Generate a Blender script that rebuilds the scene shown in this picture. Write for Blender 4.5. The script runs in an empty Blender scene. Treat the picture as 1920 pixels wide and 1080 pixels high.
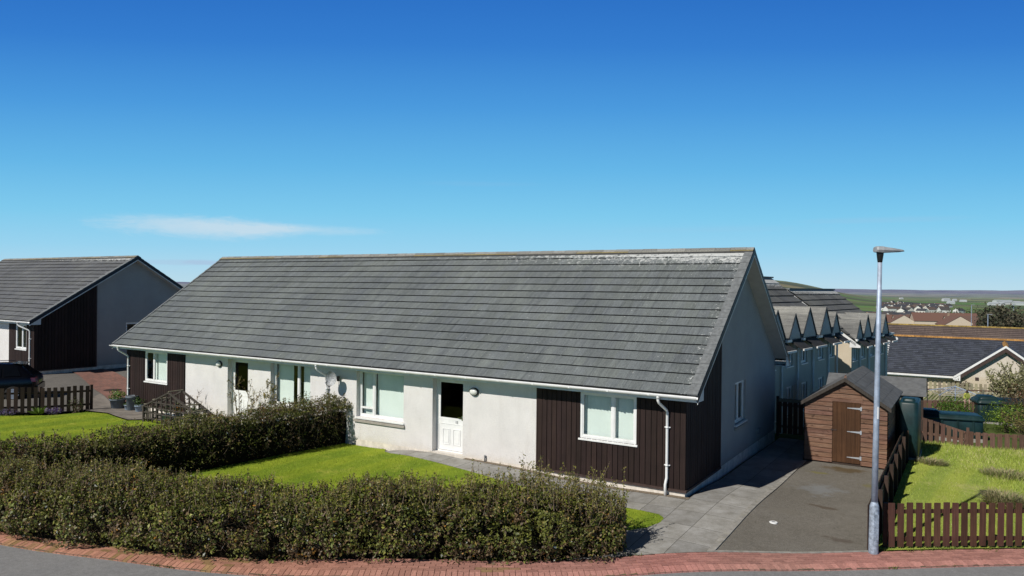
import bpy, bmesh, math, random
import numpy as np
from mathutils import Vector, Matrix, noise
R = random.Random(7)
sc = bpy.context.scene
COL = sc.collection
PI = math.pi

# ------------------------------------------------------------------ materials
def new_mat(name):
    m = bpy.data.materials.new(name); m.use_nodes = True
    nt = m.node_tree
    return m, nt, nt.nodes['Principled BSDF']

def N(nt, typ, **kw):
    n = nt.nodes.new(typ)
    for k, v in kw.items():
        if k.startswith('i_'):
            n.inputs[k[2:].replace('_', ' ')].default_value = v
        else:
            setattr(n, k, v)
    return n

def ramp(nt, fac, stops):
    r = nt.nodes.new('ShaderNodeValToRGB'); e = r.color_ramp.elements
    while len(e) < len(stops): e.new(0.5)
    for el, (p, c) in zip(e, stops):
        el.position = p; el.color = c if len(c) == 4 else (*c, 1)
    nt.links.new(fac, r.inputs[0]); return r.outputs[0]

def mixc(nt, fac, a, b, mode='MIX'):
    m = nt.nodes.new('ShaderNodeMix'); m.data_type = 'RGBA'; m.blend_type = mode
    for i, v in ((0, fac), (6, a), (7, b)):
        if isinstance(v, (int, float)): m.inputs[i].default_value = v
        elif isinstance(v, tuple): m.inputs[i].default_value = v if len(v) == 4 else (*v, 1)
        else: nt.links.new(v, m.inputs[i])
    return m.outputs[2]

def noise_t(nt, scale, detail=4, rough=.6, vec=None, dist=0):
    n = nt.nodes.new('ShaderNodeTexNoise'); n.inputs['Scale'].default_value = scale
    n.inputs['Detail'].default_value = detail; n.inputs['Roughness'].default_value = rough
    n.inputs['Distortion'].default_value = dist
    if vec is not None: nt.links.new(vec, n.inputs['Vector'])
    return n.outputs[0]

def objco(nt, scale=None, rot=None):
    tc = nt.nodes.new('ShaderNodeTexCoord'); o = tc.outputs['Object']
    if scale or rot:
        mp = nt.nodes.new('ShaderNodeMapping'); nt.links.new(o, mp.inputs[0])
        if scale: mp.inputs['Scale'].default_value = scale
        if rot: mp.inputs['Rotation'].default_value = rot
        o = mp.outputs[0]
    return o

def bump(nt, b, hgt, strength=.5, dist=.02):
    n = nt.nodes.new('ShaderNodeBump'); n.inputs['Strength'].default_value = strength
    n.inputs['Distance'].default_value = dist
    nt.links.new(hgt, n.inputs['Height']); nt.links.new(n.outputs[0], b.inputs['Normal'])

def S(nt, col, b): nt.links.new(col, b.inputs['Base Color'])

def plain(name, col, rough=.6, var=.12, scale=3, metal=0, bmp=0, bscale=60, spec=.4, grime=None):
    m, nt, b = new_mat(name); co = objco(nt)
    d = tuple(c*(1-var*2) for c in col); l = tuple(min(1, c*(1+var)) for c in col)
    c = ramp(nt, noise_t(nt, scale, 6, .65, co), [(.3, d), (.7, l)])
    if grime:
        g = ramp(nt, noise_t(nt, scale*.6, 5, .7, objco(nt, (1, 1, .25))), [(.5, (0, 0, 0)), (.75, (1, 1, 1))])
        gm = nt.nodes.new('ShaderNodeMath'); gm.operation = 'MULTIPLY'; gm.inputs[1].default_value = grime[1]
        nt.links.new(g, gm.inputs[0]); c = mixc(nt, gm.outputs[0], c, grime[0])
    S(nt, c, b); b.inputs['Roughness'].default_value = rough; b.inputs['Metallic'].default_value = metal
    b.inputs['Specular IOR Level'].default_value = spec
    if bmp: bump(nt, b, noise_t(nt, bscale, 3, .6, co), bmp, .01)
    return m

def attr_mat(name, rough=.6, fine=None, mult=(.75, 1.25), bmp=0, bscale=80, spec=.3, trans=0):
    """colour from the mesh attribute 'col', broken up by fine noise"""
    m, nt, b = new_mat(name); a = N(nt, 'ShaderNodeAttribute', attribute_name='col')
    c = a.outputs['Color']
    if fine:
        v = ramp(nt, noise_t(nt, fine, 4, .7, objco(nt)), [(.3, (mult[0],)*3), (.7, (mult[1],)*3)])
        c = mixc(nt, 1.0, c, v, 'MULTIPLY')
    S(nt, c, b); b.inputs['Roughness'].default_value = rough; b.inputs['Specular IOR Level'].default_value = spec
    if bmp: bump(nt, b, noise_t(nt, bscale, 3, .6, objco(nt)), bmp, .01)
    if trans:
        t = N(nt, 'ShaderNodeBsdfTranslucent'); nt.links.new(c, t.inputs['Color'])
        mx = nt.nodes.new('ShaderNodeMixShader'); mx.inputs[0].default_value = trans
        out = nt.nodes['Material Output']
        nt.links.new(b.outputs[0], mx.inputs[1]); nt.links.new(t.outputs[0], mx.inputs[2])
        nt.links.new(mx.outputs[0], out.inputs['Surface'])
    return m

def roughcast(name, col, stain=(.30, .25, .19), amount=.5):
    m, nt, b = new_mat(name); co = objco(nt)
    d = tuple(c*.86 for c in col)
    c = ramp(nt, noise_t(nt, 1.3, 6, .7, co), [(.3, d), (.7, col)])
    sp = ramp(nt, noise_t(nt, 48, 4, .85, co), [(.34, (.66,)*3), (.56, (1.07,)*3)])
    c = mixc(nt, 1.0, c, sp, 'MULTIPLY')
    st = ramp(nt, noise_t(nt, 2.2, 6, .75, objco(nt, (1, 1, .12))), [(.55, (0, 0, 0)), (.8, (amount,)*3)])
    c = mixc(nt, st, c, stain)
    # damp, greenish splash band at the foot of the wall
    sx = N(nt, 'ShaderNodeSeparateXYZ'); nt.links.new(co, sx.inputs[0])
    ad = nt.nodes.new('ShaderNodeMath'); ad.operation = 'MULTIPLY_ADD'; ad.inputs[1].default_value = .5
    nt.links.new(noise_t(nt, 3, 5, .7, co), ad.inputs[0]); nt.links.new(sx.outputs[2], ad.inputs[2])
    low = ramp(nt, ad.outputs[0], [(.12, (.55,)*3), (.42, (0, 0, 0))])
    c = mixc(nt, low, c, tuple(x*y for x, y in zip(col, (.72, .66, .52))))
    S(nt, c, b); b.inputs['Roughness'].default_value = .95; b.inputs['Specular IOR Level'].default_value = .15
    bump(nt, b, noise_t(nt, 70, 3, .75, co), .9, .012)
    return m

def tile_mat(name, lichen=True, ridge_z=5.9, span=1.2, verge_x=.1, seed=0, tint=(1, 1, 1)):
    """concrete roof tiles: per tile colour, run-off streaks down the slope, pale lichen near ridge and verge"""
    m, nt, b = new_mat(name); co = objco(nt)
    a = N(nt, 'ShaderNodeAttribute', attribute_name='col'); c = a.outputs['Color']
    v = ramp(nt, noise_t(nt, 26, 5, .85, co), [(.30, (.62,)*3), (.70, (1.34,)*3)])
    c = mixc(nt, 1.0, c, v, 'MULTIPLY')
    fs = ramp(nt, noise_t(nt, 1.0, 4, .8, objco(nt, (32, 1.6, 1.6))), [(.32, (.76,)*3), (.68, (1.2,)*3)])      # fine brushed grain down the slope
    c = mixc(nt, 1.0, c, fs, 'MULTIPLY')
    st = ramp(nt, noise_t(nt, 1.0, 5, .75, objco(nt, (9, .55, .55))), [(.28, (.58, .60, .61)), (.46, (1, 1, 1)), (.72, (1.14, 1.15, 1.12))])
    c = mixc(nt, .9, c, st, 'MULTIPLY')
    bl = ramp(nt, noise_t(nt, .45, 4, .6, co), [(.35, (.84, .84, .86)), (.65, (1.12, 1.11, 1.08))])
    c = mixc(nt, 1.0, c, bl, 'MULTIPLY'); c = mixc(nt, 1.0, c, tint, 'MULTIPLY')
    if lichen:
        sx = N(nt, 'ShaderNodeSeparateXYZ'); nt.links.new(co, sx.inputs[0])
        def mth(op, x, y):
            n = nt.nodes.new('ShaderNodeMath'); n.operation = op
            for i, q in enumerate((x, y)):
                if isinstance(q, (int, float)): n.inputs[i].default_value = q
                else: nt.links.new(q, n.inputs[i])
            return n.outputs[0]
        dz = mth('MULTIPLY', mth('SUBTRACT', sx.outputs[2], ridge_z-span), 1/span)       # 0..1 to the ridge
        dz = mth('MAXIMUM', dz, 0); dz = mth('POWER', dz, 2.2)
        dx = mth('MAXIMUM', mth('SUBTRACT', 1.0, mth('MULTIPLY', mth('SUBTRACT', verge_x, sx.outputs[0]), .55)), 0)
        dx = mth('POWER', dx, 2.6)
        rt = mth('MAXIMUM', mth('MULTIPLY', mth('ADD', sx.outputs[0], 16.0), .066), .30)           # denser to the right end
        dens = mth('MAXIMUM', mth('MULTIPLY', dz, rt), mth('MULTIPLY', dx, .34))
        n1 = noise_t(nt, 8, 6, .85, co, .6)
        sp = mth('ADD', mth('MULTIPLY', dens, .41), n1)
        mask = ramp(nt, sp, [(.70, (0, 0, 0)), (.76, (.9,)*3)])
        c = mixc(nt, mask, c, (.52, .53, .52))
        n2 = N(nt, 'ShaderNodeTexVoronoi'); n2.inputs['Scale'].default_value = 5.5; nt.links.new(co, n2.inputs['Vector'])
        spots = ramp(nt, n2.outputs['Distance'], [(.06, (.75,)*3), (.11, (0, 0, 0))])
        rnd = ramp(nt, n2.outputs['Color'], [(.55, (0, 0, 0)), (.56, (1, 1, 1))])
        spots = mixc(nt, 1.0, spots, rnd, 'MULTIPLY')
        c = mixc(nt, spots, c, (.40, .41, .40))
        moss = ramp(nt, noise_t(nt, 2.6, 5, .8, co), [(.62, (0, 0, 0)), (.76, (.5,)*3)])
        c = mixc(nt, moss, c, (.12, .115, .075))
    S(nt, c, b); b.inputs['Roughness'].default_value = .88; b.inputs['Specular IOR Level'].default_value = .25
    bump(nt, b, noise_t(nt, 60, 4, .7, co), .5, .008)
    return m

def wood_mat(name, dark, light, grain=(30, 30, 1.5), rough=.8, bmp=.4, grey=None):
    m, nt, b = new_mat(name)
    a = N(nt, 'ShaderNodeAttribute', attribute_name='col')
    g = noise_t(nt, 1.0, 6, .75, objco(nt, grain), .4)
    c = ramp(nt, g, [(.28, dark), (.72, light)])
    k = noise_t(nt, 1.6, 4, .7, objco(nt))
    c = mixc(nt, 1.0, c, ramp(nt, k, [(.3, (.78,)*3), (.7, (1.15,)*3)]), 'MULTIPLY')
    if grey:      # sun bleached streaks and dark knots
        gm = noise_t(nt, 1.0, 7, .8, objco(nt, tuple(v*.8 for v in grain)), 1.2)
        c = mixc(nt, ramp(nt, gm, [(.50, (0, 0, 0)), (.68, (.65,)*3)]), c, grey)
        kn = noise_t(nt, 7, 3, .6, objco(nt))
        c = mixc(nt, 1.0, c, ramp(nt, kn, [(.30, (.35, .3, .28)), (.40, (1, 1, 1))]), 'MULTIPLY')
    c = mixc(nt, 1.0, c, a.outputs['Color'], 'MULTIPLY')
    S(nt, c, b); b.inputs['Roughness'].default_value = rough; b.inputs['Specular IOR Level'].default_value = .25
    bump(nt, b, g, bmp, .004)
    return m

def glass_mat(name, tint=(.9, 1, .97), refl=.10):
    m = bpy.data.materials.new(name); m.use_nodes = True; nt = m.node_tree
    nt.nodes.remove(nt.nodes['Principled BSDF']); out = nt.nodes['Material Output']
    t = N(nt, 'ShaderNodeBsdfTransparent'); t.inputs[0].default_value = (*tint, 1)
    g = N(nt, 'ShaderNodeBsdfGlossy'); g.inputs['Roughness'].default_value = .03
    f = N(nt, 'ShaderNodeLayerWeight'); f.inputs[0].default_value = .5      # thin pane: same reflection from both sides
    pw = nt.nodes.new('ShaderNodeMath'); pw.operation = 'POWER'; pw.inputs[1].default_value = 4
    nt.links.new(f.outputs['Facing'], pw.inputs[0])
    ad = nt.nodes.new('ShaderNodeMath'); ad.operation = 'MULTIPLY_ADD'; ad.inputs[1].default_value = .7; ad.inputs[2].default_value = refl
    ad.use_clamp = True
    nt.links.new(pw.outputs[0], ad.inputs[0])
    mx = nt.nodes.new('ShaderNodeMixShader'); nt.links.new(ad.outputs[0], mx.inputs[0])
    nt.links.new(t.outputs[0], mx.inputs[1]); nt.links.new(g.outputs[0], mx.inputs[2])
    nt.links.new(mx.outputs[0], out.inputs['Surface'])
    return m

M = {}
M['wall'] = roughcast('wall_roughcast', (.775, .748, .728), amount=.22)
M['wall_row'] = roughcast('wall_roughcast_row', (.56, .555, .54), amount=.3)
M['wall_far'] = roughcast('wall_roughcast_cream', (.66, .59, .50), amount=.2)
M['wall_shaded_left'] = roughcast('wall_roughcast_shaded_left', (.40, .385, .37), amount=.3)  # left bungalow's roughcast again, darkened for its gable on the shaded side
M['wall_shaded'] = roughcast('wall_roughcast_shaded', (.40, .395, .39), amount=.3)  # same roughcast as the front, gable shade put into the colour
M['plinth'] = plain('plinth_paint', (.72, .66, .58), .9, .14, 5, bmp=.3, grime=((.30, .27, .2), .7))
M['tile'] = tile_mat('roof_tile')
M['tile_left'] = tile_mat('roof_tile_left', ridge_z=5.45, span=.55)
M['tile_row'] = tile_mat('roof_tile_row', ridge_z=2.5, span=.9, verge_x=900, tint=(1.0, 1.0, 1.0))
M['tile_plain'] = tile_mat('roof_tile_plain', lichen=False)
M['verge'] = plain('verge_tile', (.17, .18, .185), .85, .2, 9, bmp=.3)
M['ridge'] = attr_mat('ridge_tile', .9, 26, (.6, 1.35), .5)
M['navy'] = plain('bargeboard_dark', (.013, .017, .026), .5, .2, 4)
M['white'] = plain('white_upvc', (.80, .80, .79), .35, .05, 3, spec=.5, grime=((.5, .48, .43), .35))
M['white_trim'] = plain('white_painted_trim', (.72, .72, .71), .5, .08, 4, grime=((.45, .43, .38), .5))
M['soffit'] = plain('soffit_board', (.52, .51, .49), .7, .08, 3)
M['clad'] = wood_mat('stained_cladding', (.014, .0078, .0068), (.034, .019, .0165), (40, 40, 1.2), .75)
M['clad_sill'] = plain('brown_sill_board', (.055, .033, .028), .7, .2, 6)
M['glass'] = glass_mat('window_glass', (.96, 1, .985), .06)
M['glass_dark'] = glass_mat('door_glass', (.25, .27, .27), .02)
M['blind'] = plain('blind_fabric', (.80, .85, .81), .8, .03, 2)
M['room'] = plain('room_dark', (.03, .03, .032), .9, .2, 2)
M['stone'] = plain('stone_sill', (.36, .33, .29), .9, .15, 8, bmp=.3)
M['black'] = plain('black_plastic', (.012, .012, .013), .4, .2, 5)
M['grey_plastic'] = plain('grey_plastic', (.20, .21, .22), .5, .15, 5)
M['lamp_glass'] = plain('opal_glass', (.70, .70, .66), .25, .06, 4)
M['galv'] = plain('galvanised_steel', (.40, .47, .58), .55, .16, 7, metal=.35, bmp=.15, bscale=40, grime=((.30, .33, .38), .6))
M['galv_old'] = plain('galvanised_steel_old', (.39, .45, .54), .6, .3, 16, metal=.3, bmp=.3, bscale=30, grime=((.22, .24, .27), .8))
M['lantern'] = plain('lantern_grey', (.34, .35, .36), .5, .15, 8, grime=((.2, .2, .2), .5))
M['sticker'] = plain('white_sticker', (.8, .8, .8), .5, .03, 4)
M['felt'] = plain('roofing_felt', (.115, .118, .122), .95, .2, 5, bmp=.5, bscale=120, grime=((.07, .07, .07), .6))
M['felt_grey'] = plain('roofing_felt_grey', (.13, .135, .14), .95, .15, 5, bmp=.4, bscale=120)
M['shed'] = wood_mat('shed_boards', (.050, .024, .016), (.25, .135, .092), (1.3, 1.3, 46), .85, .8, grey=(.30, .225, .18))
M['shed_door'] = wood_mat('shed_door_boards', (.040, .017, .007), (.100, .047, .021), (45, 45, 1.1), .75, .4)
M['shed_dark'] = wood_mat('dark_shed_boards', (.03, .02, .015), (.07, .05, .04), (2, 2, 40), .8, .4)
M['fence'] = wood_mat('fence_pickets', (.045, .022, .015), (.135, .062, .040), (38, 38, 1.4), .8, .5)
M['fence_dark'] = wood_mat('fence_dark', (.028, .018, .014), (.075, .048, .036), (38, 38, 1.4), .85, .5)
M['fence_red'] = wood_mat('fence_red', (.075, .043, .032), (.18, .104, .078), (38, 38, 1.4), .85, .5)
M['fence_pale'] = wood_mat('fence_pale', (.24, .21, .13), (.48, .44, .30), (30, 30, 1.6), .9, .4)
M['wood_pale'] = wood_mat('weathered_timber', (.11, .10, .07), (.29, .265, .20), (30, 30, 1.6), .9, .4)
M['wood_grey'] = wood_mat('dark_weathered_timber', (.03, .025, .022), (.095, .082, .07), (30, 30, 1.6), .9, .4)
M['hinge'] = plain('zinc_hinge', (.55, .57, .60), .4, .1, 8, metal=.5)
M['tank'] = plain('tank_green', (.006, .026, .028), .45, .25, 3, bmp=.1, bscale=12, spec=.4, grime=((.022, .05, .052), .6))
M['pot'] = plain('pot_slate', (.12, .15, .18), .6, .2, 6, grime=((.22, .22, .2), .4))
M['pot_blue'] = plain('pot_pale_blue', (.30, .38, .47), .5, .15, 6)
M['soil'] = plain('soil', (.05, .035, .022), .95, .3, 14, bmp=.6, bscale=60)
M['carpaint'] = plain('car_black_paint', (.003, .0033, .005), .22, .1, 2, spec=.35)
M['carglass'] = plain('car_glass', (.004, .005, .007), .12, .1, 2, spec=.4)
M['carlight'] = plain('tail_light', (.22, .008, .01), .2, .1, 4, spec=.7)
M['chrome'] = plain('chrome', (.6, .6, .6), .2, .05, 4, metal=1)
M['tyre'] = plain('tyre_rubber', (.012, .012, .012), .85, .2, 8)
M['leaf'] = attr_mat('leaf', .5, None, spec=.32, trans=.22)
M['leaf_dull'] = attr_mat('leaf_dull', .6, None, spec=.25, trans=.2)
M['grass'] = attr_mat('grass_blade', .6, None, spec=.2, trans=.25)
M['twig'] = attr_mat('twig', .85, None)
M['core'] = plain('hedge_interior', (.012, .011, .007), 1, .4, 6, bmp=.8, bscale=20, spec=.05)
M['bark'] = plain('bark', (.09, .07, .055), .95, .3, 12, bmp=.6, bscale=30)
M['iron'] = plain('cast_iron', (.05, .032, .028), .7, .25, 20, bmp=.4, bscale=60)
M['hivis'] = plain('yellow_plastic', (.50, .52, .10), .6, .2, 6)
M['pink'] = plain('pink_plastic', (.62, .36, .32), .5, .08, 6)
M['slate'] = attr_mat('slate', .6, 22, (.7, 1.3), .4, 50, spec=.35)
M['orange_ridge'] = attr_mat('orange_lichen_ridge', .95, 6, (.5, 1.4), .4, 20)
M['far'] = attr_mat('far_house', .9, None, spec=.1)
M['deck'] = wood_mat('deck_boards', (.07, .055, .05), (.14, .115, .10), (3, 30, 3), .9, .4)
M['rope'] = plain('line_grey', (.5, .52, .54), .5, .1, 3)

# ------------------------------------------------------------------ mesh building
class MB:
    def __init__(s): s.v = []; s.f = []; s.m = []; s.c = []; s.cur = (1, 1, 1); s.mi = 0
    def col(s, c): s.cur = tuple(c); return s
    def mat(s, i): s.mi = i; return s
    def vert(s, p): s.v.append(tuple(p)); s.c.append(s.cur); return len(s.v)-1
    def poly(s, pts):
        i = [s.vert(p) for p in pts]; s.f.append(i); s.m.append(s.mi); return s
    def face(s, idx): s.f.append(list(idx)); s.m.append(s.mi)
    def box(s, x0, y0, z0, x1, y1, z1):
        return s.hexa([(x0, y0, z0), (x1, y0, z0), (x1, y1, z0), (x0, y1, z0), (x0, y0, z1), (x1, y0, z1), (x1, y1, z1), (x0, y1, z1)])
    def hexa(s, p):
        i = [s.vert(q) for q in p]
        for f in ((0, 3, 2, 1), (4, 5, 6, 7), (0, 1, 5, 4), (1, 2, 6, 5), (2, 3, 7, 6), (3, 0, 4, 7)): s.face([i[k] for k in f])
        return s
    def obox(s, o, a, b, c):
        o, a, b, c = map(Vector, (o, a, b, c))
        return s.hexa([o, o+a, o+a+b, o+b, o+c, o+a+c, o+a+b+c, o+b+c])
    def bar(s, p, q, w, t, up=(0, 0, 1)):
        p, q = Vector(p), Vector(q); d = (q-p)
        n = d.cross(Vector(up))
        if n.length < 1e-6: n = d.cross(Vector((1, 0, 0)))
        n.normalize(); u = n.cross(d).normalized()
        return s.obox(p-n*w/2-u*t/2, n*w, d, u*t) if False else s.hexa([p-n*w/2-u*t/2, p+n*w/2-u*t/2, q+n*w/2-u*t/2, q-n*w/2-u*t/2, p-n*w/2+u*t/2, p+n*w/2+u*t/2, q+n*w/2+u*t/2, q-n*w/2+u*t/2])
    def prism(s, pts, vec):
        vec = Vector(vec); a = [s.vert(p) for p in pts]; b = [s.vert(Vector(p)+vec) for p in pts]; n = len(pts)
        s.face(a[::-1]); s.face(b)
        for i in range(n): s.face((a[i], a[(i+1) % n], b[(i+1) % n], b[i]))
        return s
    def tube(s, path, rad, seg=8, caps=True):
        path = [Vector(p) for p in path]; rings = []
        rads = rad if isinstance(rad, (list, tuple)) else [rad]*len(path)
        prev = None
        for k, p in enumerate(path):
            d = (path[min(k+1, len(path)-1)]-path[max(k-1, 0)]).normalized()
            if prev is None:
                n = d.orthogonal().normalized()
            else:
                n = (prev-d*prev.dot(d))
                n = n.normalized() if n.length > 1e-6 else d.orthogonal().normalized()
            prev = n; b = d.cross(n)
            rings.append([s.vert(p+(n*math.cos(2*PI*i/seg)+b*math.sin(2*PI*i/seg))*rads[k]) for i in range(seg)])
        for a, b in zip(rings, rings[1:]):
            for i in range(seg): s.face((a[i], a[(i+1) % seg], b[(i+1) % seg], b[i]))
        if caps: s.face(rings[0][::-1]); s.face(rings[-1])
        return s
    def lathe(s, prof, seg=20, c=(0, 0, 0), sx=1, sy=1):
        rings = []
        for r, z in prof:
            rings.append([s.vert((c[0]+r*sx*math.cos(2*PI*i/seg), c[1]+r*sy*math.sin(2*PI*i/seg), c[2]+z)) for i in range(seg)])
        for a, b in zip(rings, rings[1:]):
            for i in range(seg): s.face((a[i], a[(i+1) % seg], b[(i+1) % seg], b[i]))
        s.face(rings[0][::-1]); s.face(rings[-1]); return s
    def build(s, name, mats, parent=None, smooth=False, loc=None):
        me = bpy.data.meshes.new(name); me.from_pydata(s.v, [], s.f)
        mats = mats if isinstance(mats, (list, tuple)) else [mats]
        for m in mats: me.materials.append(M[m] if isinstance(m, str) else m)
        if len(mats) > 1: me.polygons.foreach_set('material_index', s.m)
        a = me.attributes.new('col', 'FLOAT_COLOR', 'POINT')
        a.data.foreach_set('color', np.array([(*c, 1) for c in s.c], dtype=np.float32).ravel())
        if smooth: me.polygons.foreach_set('use_smooth', [True]*len(s.f))
        me.update()
        o = bpy.data.objects.new(name, me); COL.objects.link(o)
        if parent: o.parent = parent
        if loc: o.location = loc
        return o

def quads(name, V, C, mat, parent=None, per=4):
    """many loose leaf or blade faces in one go; V (n*per,3), C (n*per,3)"""
    V = np.asarray(V, np.float32); n = len(V)//per
    me = bpy.data.meshes.new(name); me.vertices.add(n*per); me.vertices.foreach_set('co', V.ravel())
    me.loops.add(n*per); me.loops.foreach_set('vertex_index', np.arange(n*per, dtype=np.int32))
    me.polygons.add(n); me.polygons.foreach_set('loop_start', np.arange(0, n*per, per, dtype=np.int32))
    me.polygons.foreach_set('loop_total', np.full(n, per, np.int32))
    me.materials.append(M[mat] if isinstance(mat, str) else mat)
    a = me.attributes.new('col', 'FLOAT_COLOR', 'POINT')
    a.data.foreach_set('color', np.hstack([np.asarray(C, np.float32), np.ones((n*per, 1), np.float32)]).ravel())
    me.update(calc_edges=True)
    o = bpy.data.objects.new(name, me); COL.objects.link(o)
    if parent: o.parent = parent
    return o

def tag(o, label, cat, group=None):
    o['label'] = label; o['category'] = cat
    if group: o['group'] = group
    return o

def thing(name, label, cat, loc=(0, 0, 0), rz=0, group=None):
    o = bpy.data.objects.new(name, None); COL.objects.link(o); o.empty_display_size = .3
    o.location = loc; o.rotation_euler = (0, 0, rz); return tag(o, label, cat, group)

def struct(o): o['kind'] = 'structure'; return o

def dup(root, loc, rz=0, label=None, scale=None):
    r = root.copy(); COL.objects.link(r); r.location = loc; r.rotation_euler = (0, 0, rz)
    if label: r['label'] = label
    if scale: r.scale = scale
    for ch in list(root.children):
        c = ch.copy(); COL.objects.link(c); c.parent = r
        for g in list(ch.children):
            d = g.copy(); COL.objects.link(d); d.parent = c
    return r

# ------------------------------------------------------------------ site
YAW = 1.0151; CX, CY, WL, WW = 4.114, 17.411, 22.81, 9.31
UX, UY = -math.sin(YAW), math.cos(YAW); VX, VY = math.cos(YAW), math.sin(YAW)
def HW(u, v): return (CX+UX*u+VX*v, CY+UY*u+VY*v)
HROT = YAW-PI/2

CP=[(-18,16.5,-.45),(-10,14,-.4),(-5,13,-.38),(0.5,13.2,-.36),(6.5,13.8,-.34),(12,14,-.34),(20,15,-.4),(0,4,-.45),(-12,5,-.5),(12,5,-.45),
(4.1,17.3,-.13),(2.8,16.3,-.2),(-2.0,20.8,-.03),(-1,20.3,-.05),(-5,22.5,-.18),(-15.2,29.4,-.26),(-14,27,-.25),(9.1,25.3,-.33),(6.4,21,-.27),(8.9,22.3,-.3),(10.6,21,-.3),(12,24,-.35),
(13,18,-.3),(14,24,-.36),(17,23.5,-.4),(17,17,-.35),(-7,18,-.25),(-2,17,-.25),(-17,24,-.2),(-20,20,-.35),
(-22,34.3,.42),(-17,42,.46),(-19.5,38,.42),(-18.2,40,.44),(-15,39,.42),(-26,40,.6),(-17,33,-.05),(-20,30.5,.08),(-24,29,.2),(-16.3,28.6,-.2),
(15,27.5,-.75),(17,29,-1.0),(20,33,-1.3),(22,40,-1.5),(24,44,-1.6),(27,50,-1.95),(29,55,-3.6),(33,58,-4.1),(37,62,-4.2),(28,40,-1.8),(26,34,-1.5),(24,26,-1.0),
(11,31,-1.3),(16,37,-1.6),(20,43,-2.4),(-8,40,.2),(2,38,-.4),(-4,31,-.2)]
PR=[(0,0),(60,-4.3),(100,-5),(220,-6.8),(500,-16),(750,-21.5),(1000,-23.5),(1500,-25),(2200,-27),(3500,-32),(4500,-34),(6000,-26),(8000,-4),(9500,5),(14000,5)]
def sst(a,b,x):
    t=min(1,max(0,(x-a)/(b-a)));return t*t*(3-2*t)
def h(x,y):
    r=math.hypot(x,y); n=0;w=0
    if r<85:
        for (a,b,z) in CP:
            d=(x-a)**2+(y-b)**2+.6; k=d**-1.6; n+=k*z; w+=k
        n/=w
    if r<56: return n
    for i in range(len(PR)-1):
        if PR[i][0]<=r<PR[i+1][0]:
            t=(r-PR[i][0])/(PR[i+1][0]-PR[i][0]); f=PR[i][1]+t*(PR[i+1][1]-PR[i][1]); break
    else: f=5
    az=math.degrees(math.atan2(x,y))
    if y>0: f+= 70*sst(1000,3200,r)*(1-sst(19,27,az))*sst(5,15,az)*(1-sst(3600,6000,r))
    return n+(f-n)*sst(56,85,r) if r<85 else f
# terrain sheet: dense near the site, then out to the hills
def near_col(x, y):
    n = noise.noise((x*.35, y*.35, 0))*.5+.5
    return (.075+.04*n, .105+.05*n, .03+.01*n)
def hcol(x, y, r):
    if r < 75: return near_col(x, y)
    n = noise.noise((x*.004, y*.004, 3))*.5+.5; n2 = noise.noise((x*.0015, y*.0015, 9))*.5+.5
    g = Vector((.070+.05*n2, .105+.04*n, .035)); tan = Vector((.17, .145, .085))
    c = g.lerp(tan, sst(.44, .62, n)*.8)
    moor = Vector((.10, .075, .060)).lerp(Vector((.13, .115, .075)), n)
    hz = h(x, y)
    az = math.degrees(math.atan2(x, y))
    c = c.lerp(moor, sst(1700, 3000, r)*(1-sst(21, 27, az))*(.6+.4*n))
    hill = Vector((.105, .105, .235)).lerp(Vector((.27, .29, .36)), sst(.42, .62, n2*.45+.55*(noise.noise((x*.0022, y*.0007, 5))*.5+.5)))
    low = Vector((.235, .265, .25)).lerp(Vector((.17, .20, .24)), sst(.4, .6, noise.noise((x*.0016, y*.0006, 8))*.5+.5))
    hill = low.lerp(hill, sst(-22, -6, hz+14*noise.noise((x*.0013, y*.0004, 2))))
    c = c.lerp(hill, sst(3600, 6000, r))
    c = c.lerp(Vector((.235, .26, .335)), .20+.34*sst(500, 5000, r))  # aerial haze painted into the ground colour, stronger with distance
    return tuple(c)
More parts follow.
